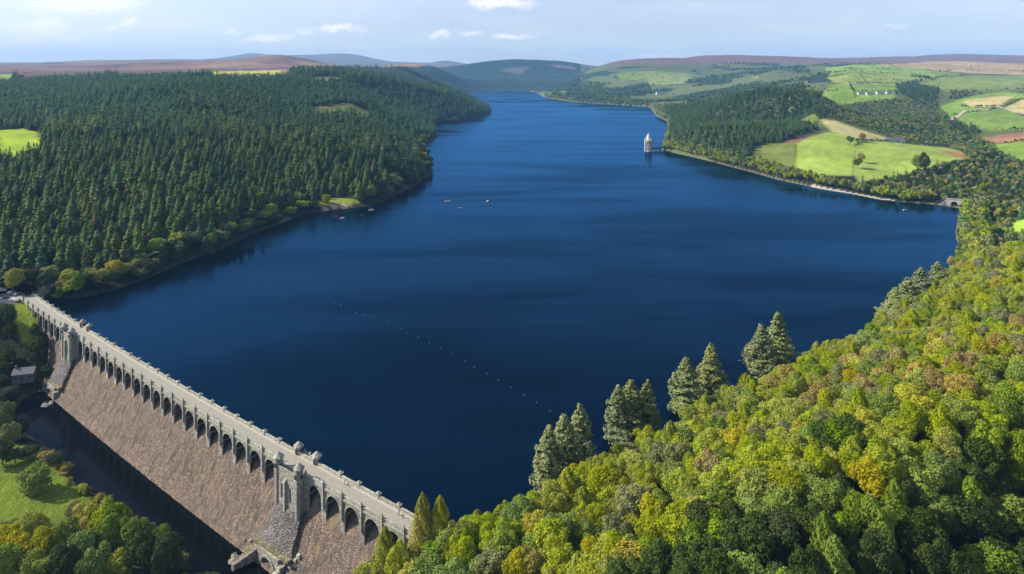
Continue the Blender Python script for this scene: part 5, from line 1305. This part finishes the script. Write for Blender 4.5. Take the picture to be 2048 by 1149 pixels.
car(4, 584, 6, .2, (.8, .8, .8), 'white van at the left edge of the car park by the dam', True)
car(22, 588, 6, 1.2, (.75, .75, .77), 'white car right of the white van at the dam car park')
car(12, 598, 6, .6, (.10, .12, .16), 'dark car parked nearest the dam at the left edge')
car(40, 592, 6, .3, (.05, .05, .06), 'black car at the junction by the far end of the dam')
for k, (px_, py_, c, lab, vn) in enumerate(((649, 399, (.8, .8, .8), 'white van by the shelter, leftmost vehicle behind the beach', True), (668, 397, (.82, .82, .82), 'white car in the middle of the beach parking', False), (676, 397, (.35, .05, .04), 'dark red car in the middle of the beach parking', False),
                                        (684, 396, (.8, .8, .82), 'white van at the right of the beach parking', True), (694, 396, (.5, .52, .55), 'silver car right of the white van behind the beach', False), (703, 395, (.12, .2, .32), 'blue car, rightmost behind the beach', False))):
    car(px_, py_, 2.2, .3 + .2 * (k % 2), c, lab, vn, 'vehicles parked behind the small beach')

# ------------------------------------------------------------------ people on the dam road
for (s, n, sh_, rz, lab) in ((317.5, 1.7, 0, .4, 'person in dark clothes leaning at the lakeside parapet, left of a pair'), (319.2, 1.6, 3, 2.5, 'person in green leaning at the lakeside parapet, right of a pair'), (345, 2.0, 0, 1, 'person in dark clothes walking near the end of the dam road'),
                             (347, 2.2, 1, 1.2, 'person in red walking near the end of the dam road'), (237, 5.2, 2, .5, 'person in a pale top walking alone along the middle of the dam')):
    pm = person_mesh(0, 0); o = pm.build('person', [CLO[sh_], CLO[0], M_SKIN]); o.location = ds(s, n, 6.32 if n < 1.3 else 6.2); o.rotation_euler = (0, 0, rz); tag(o, lab, 'person')
# approach road and lane by the far end of the dam
M_TAR = plain('asphalt', (0.16, 0.16, 0.17), 0.95, 0, 0.15, 0.5)


def lane(name, pts, wdt, m_, label, lift=.25):
    V = []; n = 0
    P = []
    for a, b_ in zip(pts[:-1], pts[1:]):
        k = max(2, int(np.hypot(b_[0] - a[0], b_[1] - a[1]) / 4)); P += [(a[0] + (b_[0] - a[0]) * q / k, a[1] + (b_[1] - a[1]) * q / k) for q in range(k)]
    P.append(pts[-1]); P = np.array(P); T_ = np.gradient(P, axis=0); T_ /= np.linalg.norm(T_, axis=1)[:, None]; Nn = np.stack([-T_[:, 1], T_[:, 0]], 1); z = ground(P)
    for k in range(len(P)):
        for sg in (-1, -.33, .33, 1): q = P[k] + Nn[k] * sg * wdt / 2; V.append((q[0], q[1], max(z[k], gz(*q)) + lift))
    Fq = [(4 * k + j, 4 * k + j + 1, 4 * k + 5 + j, 4 * k + 4 + j) for k in range(len(P) - 1) for j in range(3)]
    o = mesh_obj(name, V, Fq, m_); tag(o, label, 'road', kind='structure')


e0 = dam_xy(-5, 3.6); lane('road', [(float(e0[0]), float(e0[1])), W(52, 590, 6), W(20, 590, 6), W(-40, 598, 6)], 6.5, M_TAR, 'asphalt road leaving the far end of the dam')
lane('lane', [W(58, 588, 6), W(80, 577, 6), W(100, 569, 6), W(130, 560, 6), W(220, 545, 5), W(310, 515, 4), W(355, 505, 4)], 5, plain('pale_lane', (0.34, 0.31, 0.27), 0.95), 'pale lane along the shaded left shore', .4)
lane('farm_track', [hit(1897, 246)[:2], hit(1912, 236)[:2], hit(1930, 222)[:2], hit(1990, 214)[:2], hit(2060, 232)[:2]], 7, plain('pale_track', (0.45, 0.38, 0.30), 0.95), 'pale farm track across the far right fields', .6)


# ------------------------------------------------------------------ haze
hb_ = MB(); hb_.box(-18500, 18500, -800, 15800, -40, 620)
m = bpy.data.materials.new('haze'); m.use_nodes = True; t = NT(m.node_tree)
out = t.add('ShaderNodeOutputMaterial'); pv = t.add('ShaderNodeVolumePrincipled')
pv.inputs['Color'].default_value = (0.26, 0.56, 1.0, 1); pv.inputs['Density'].default_value = 5.6e-5; pv.inputs['Anisotropy'].default_value = 0.0
m.node_tree.links.new(pv.outputs[0], out.inputs['Volume'])
hz = hb_.build('haze', m); tag(hz, 'thin blue haze filling the valley air', 'haze', kind='stuff')
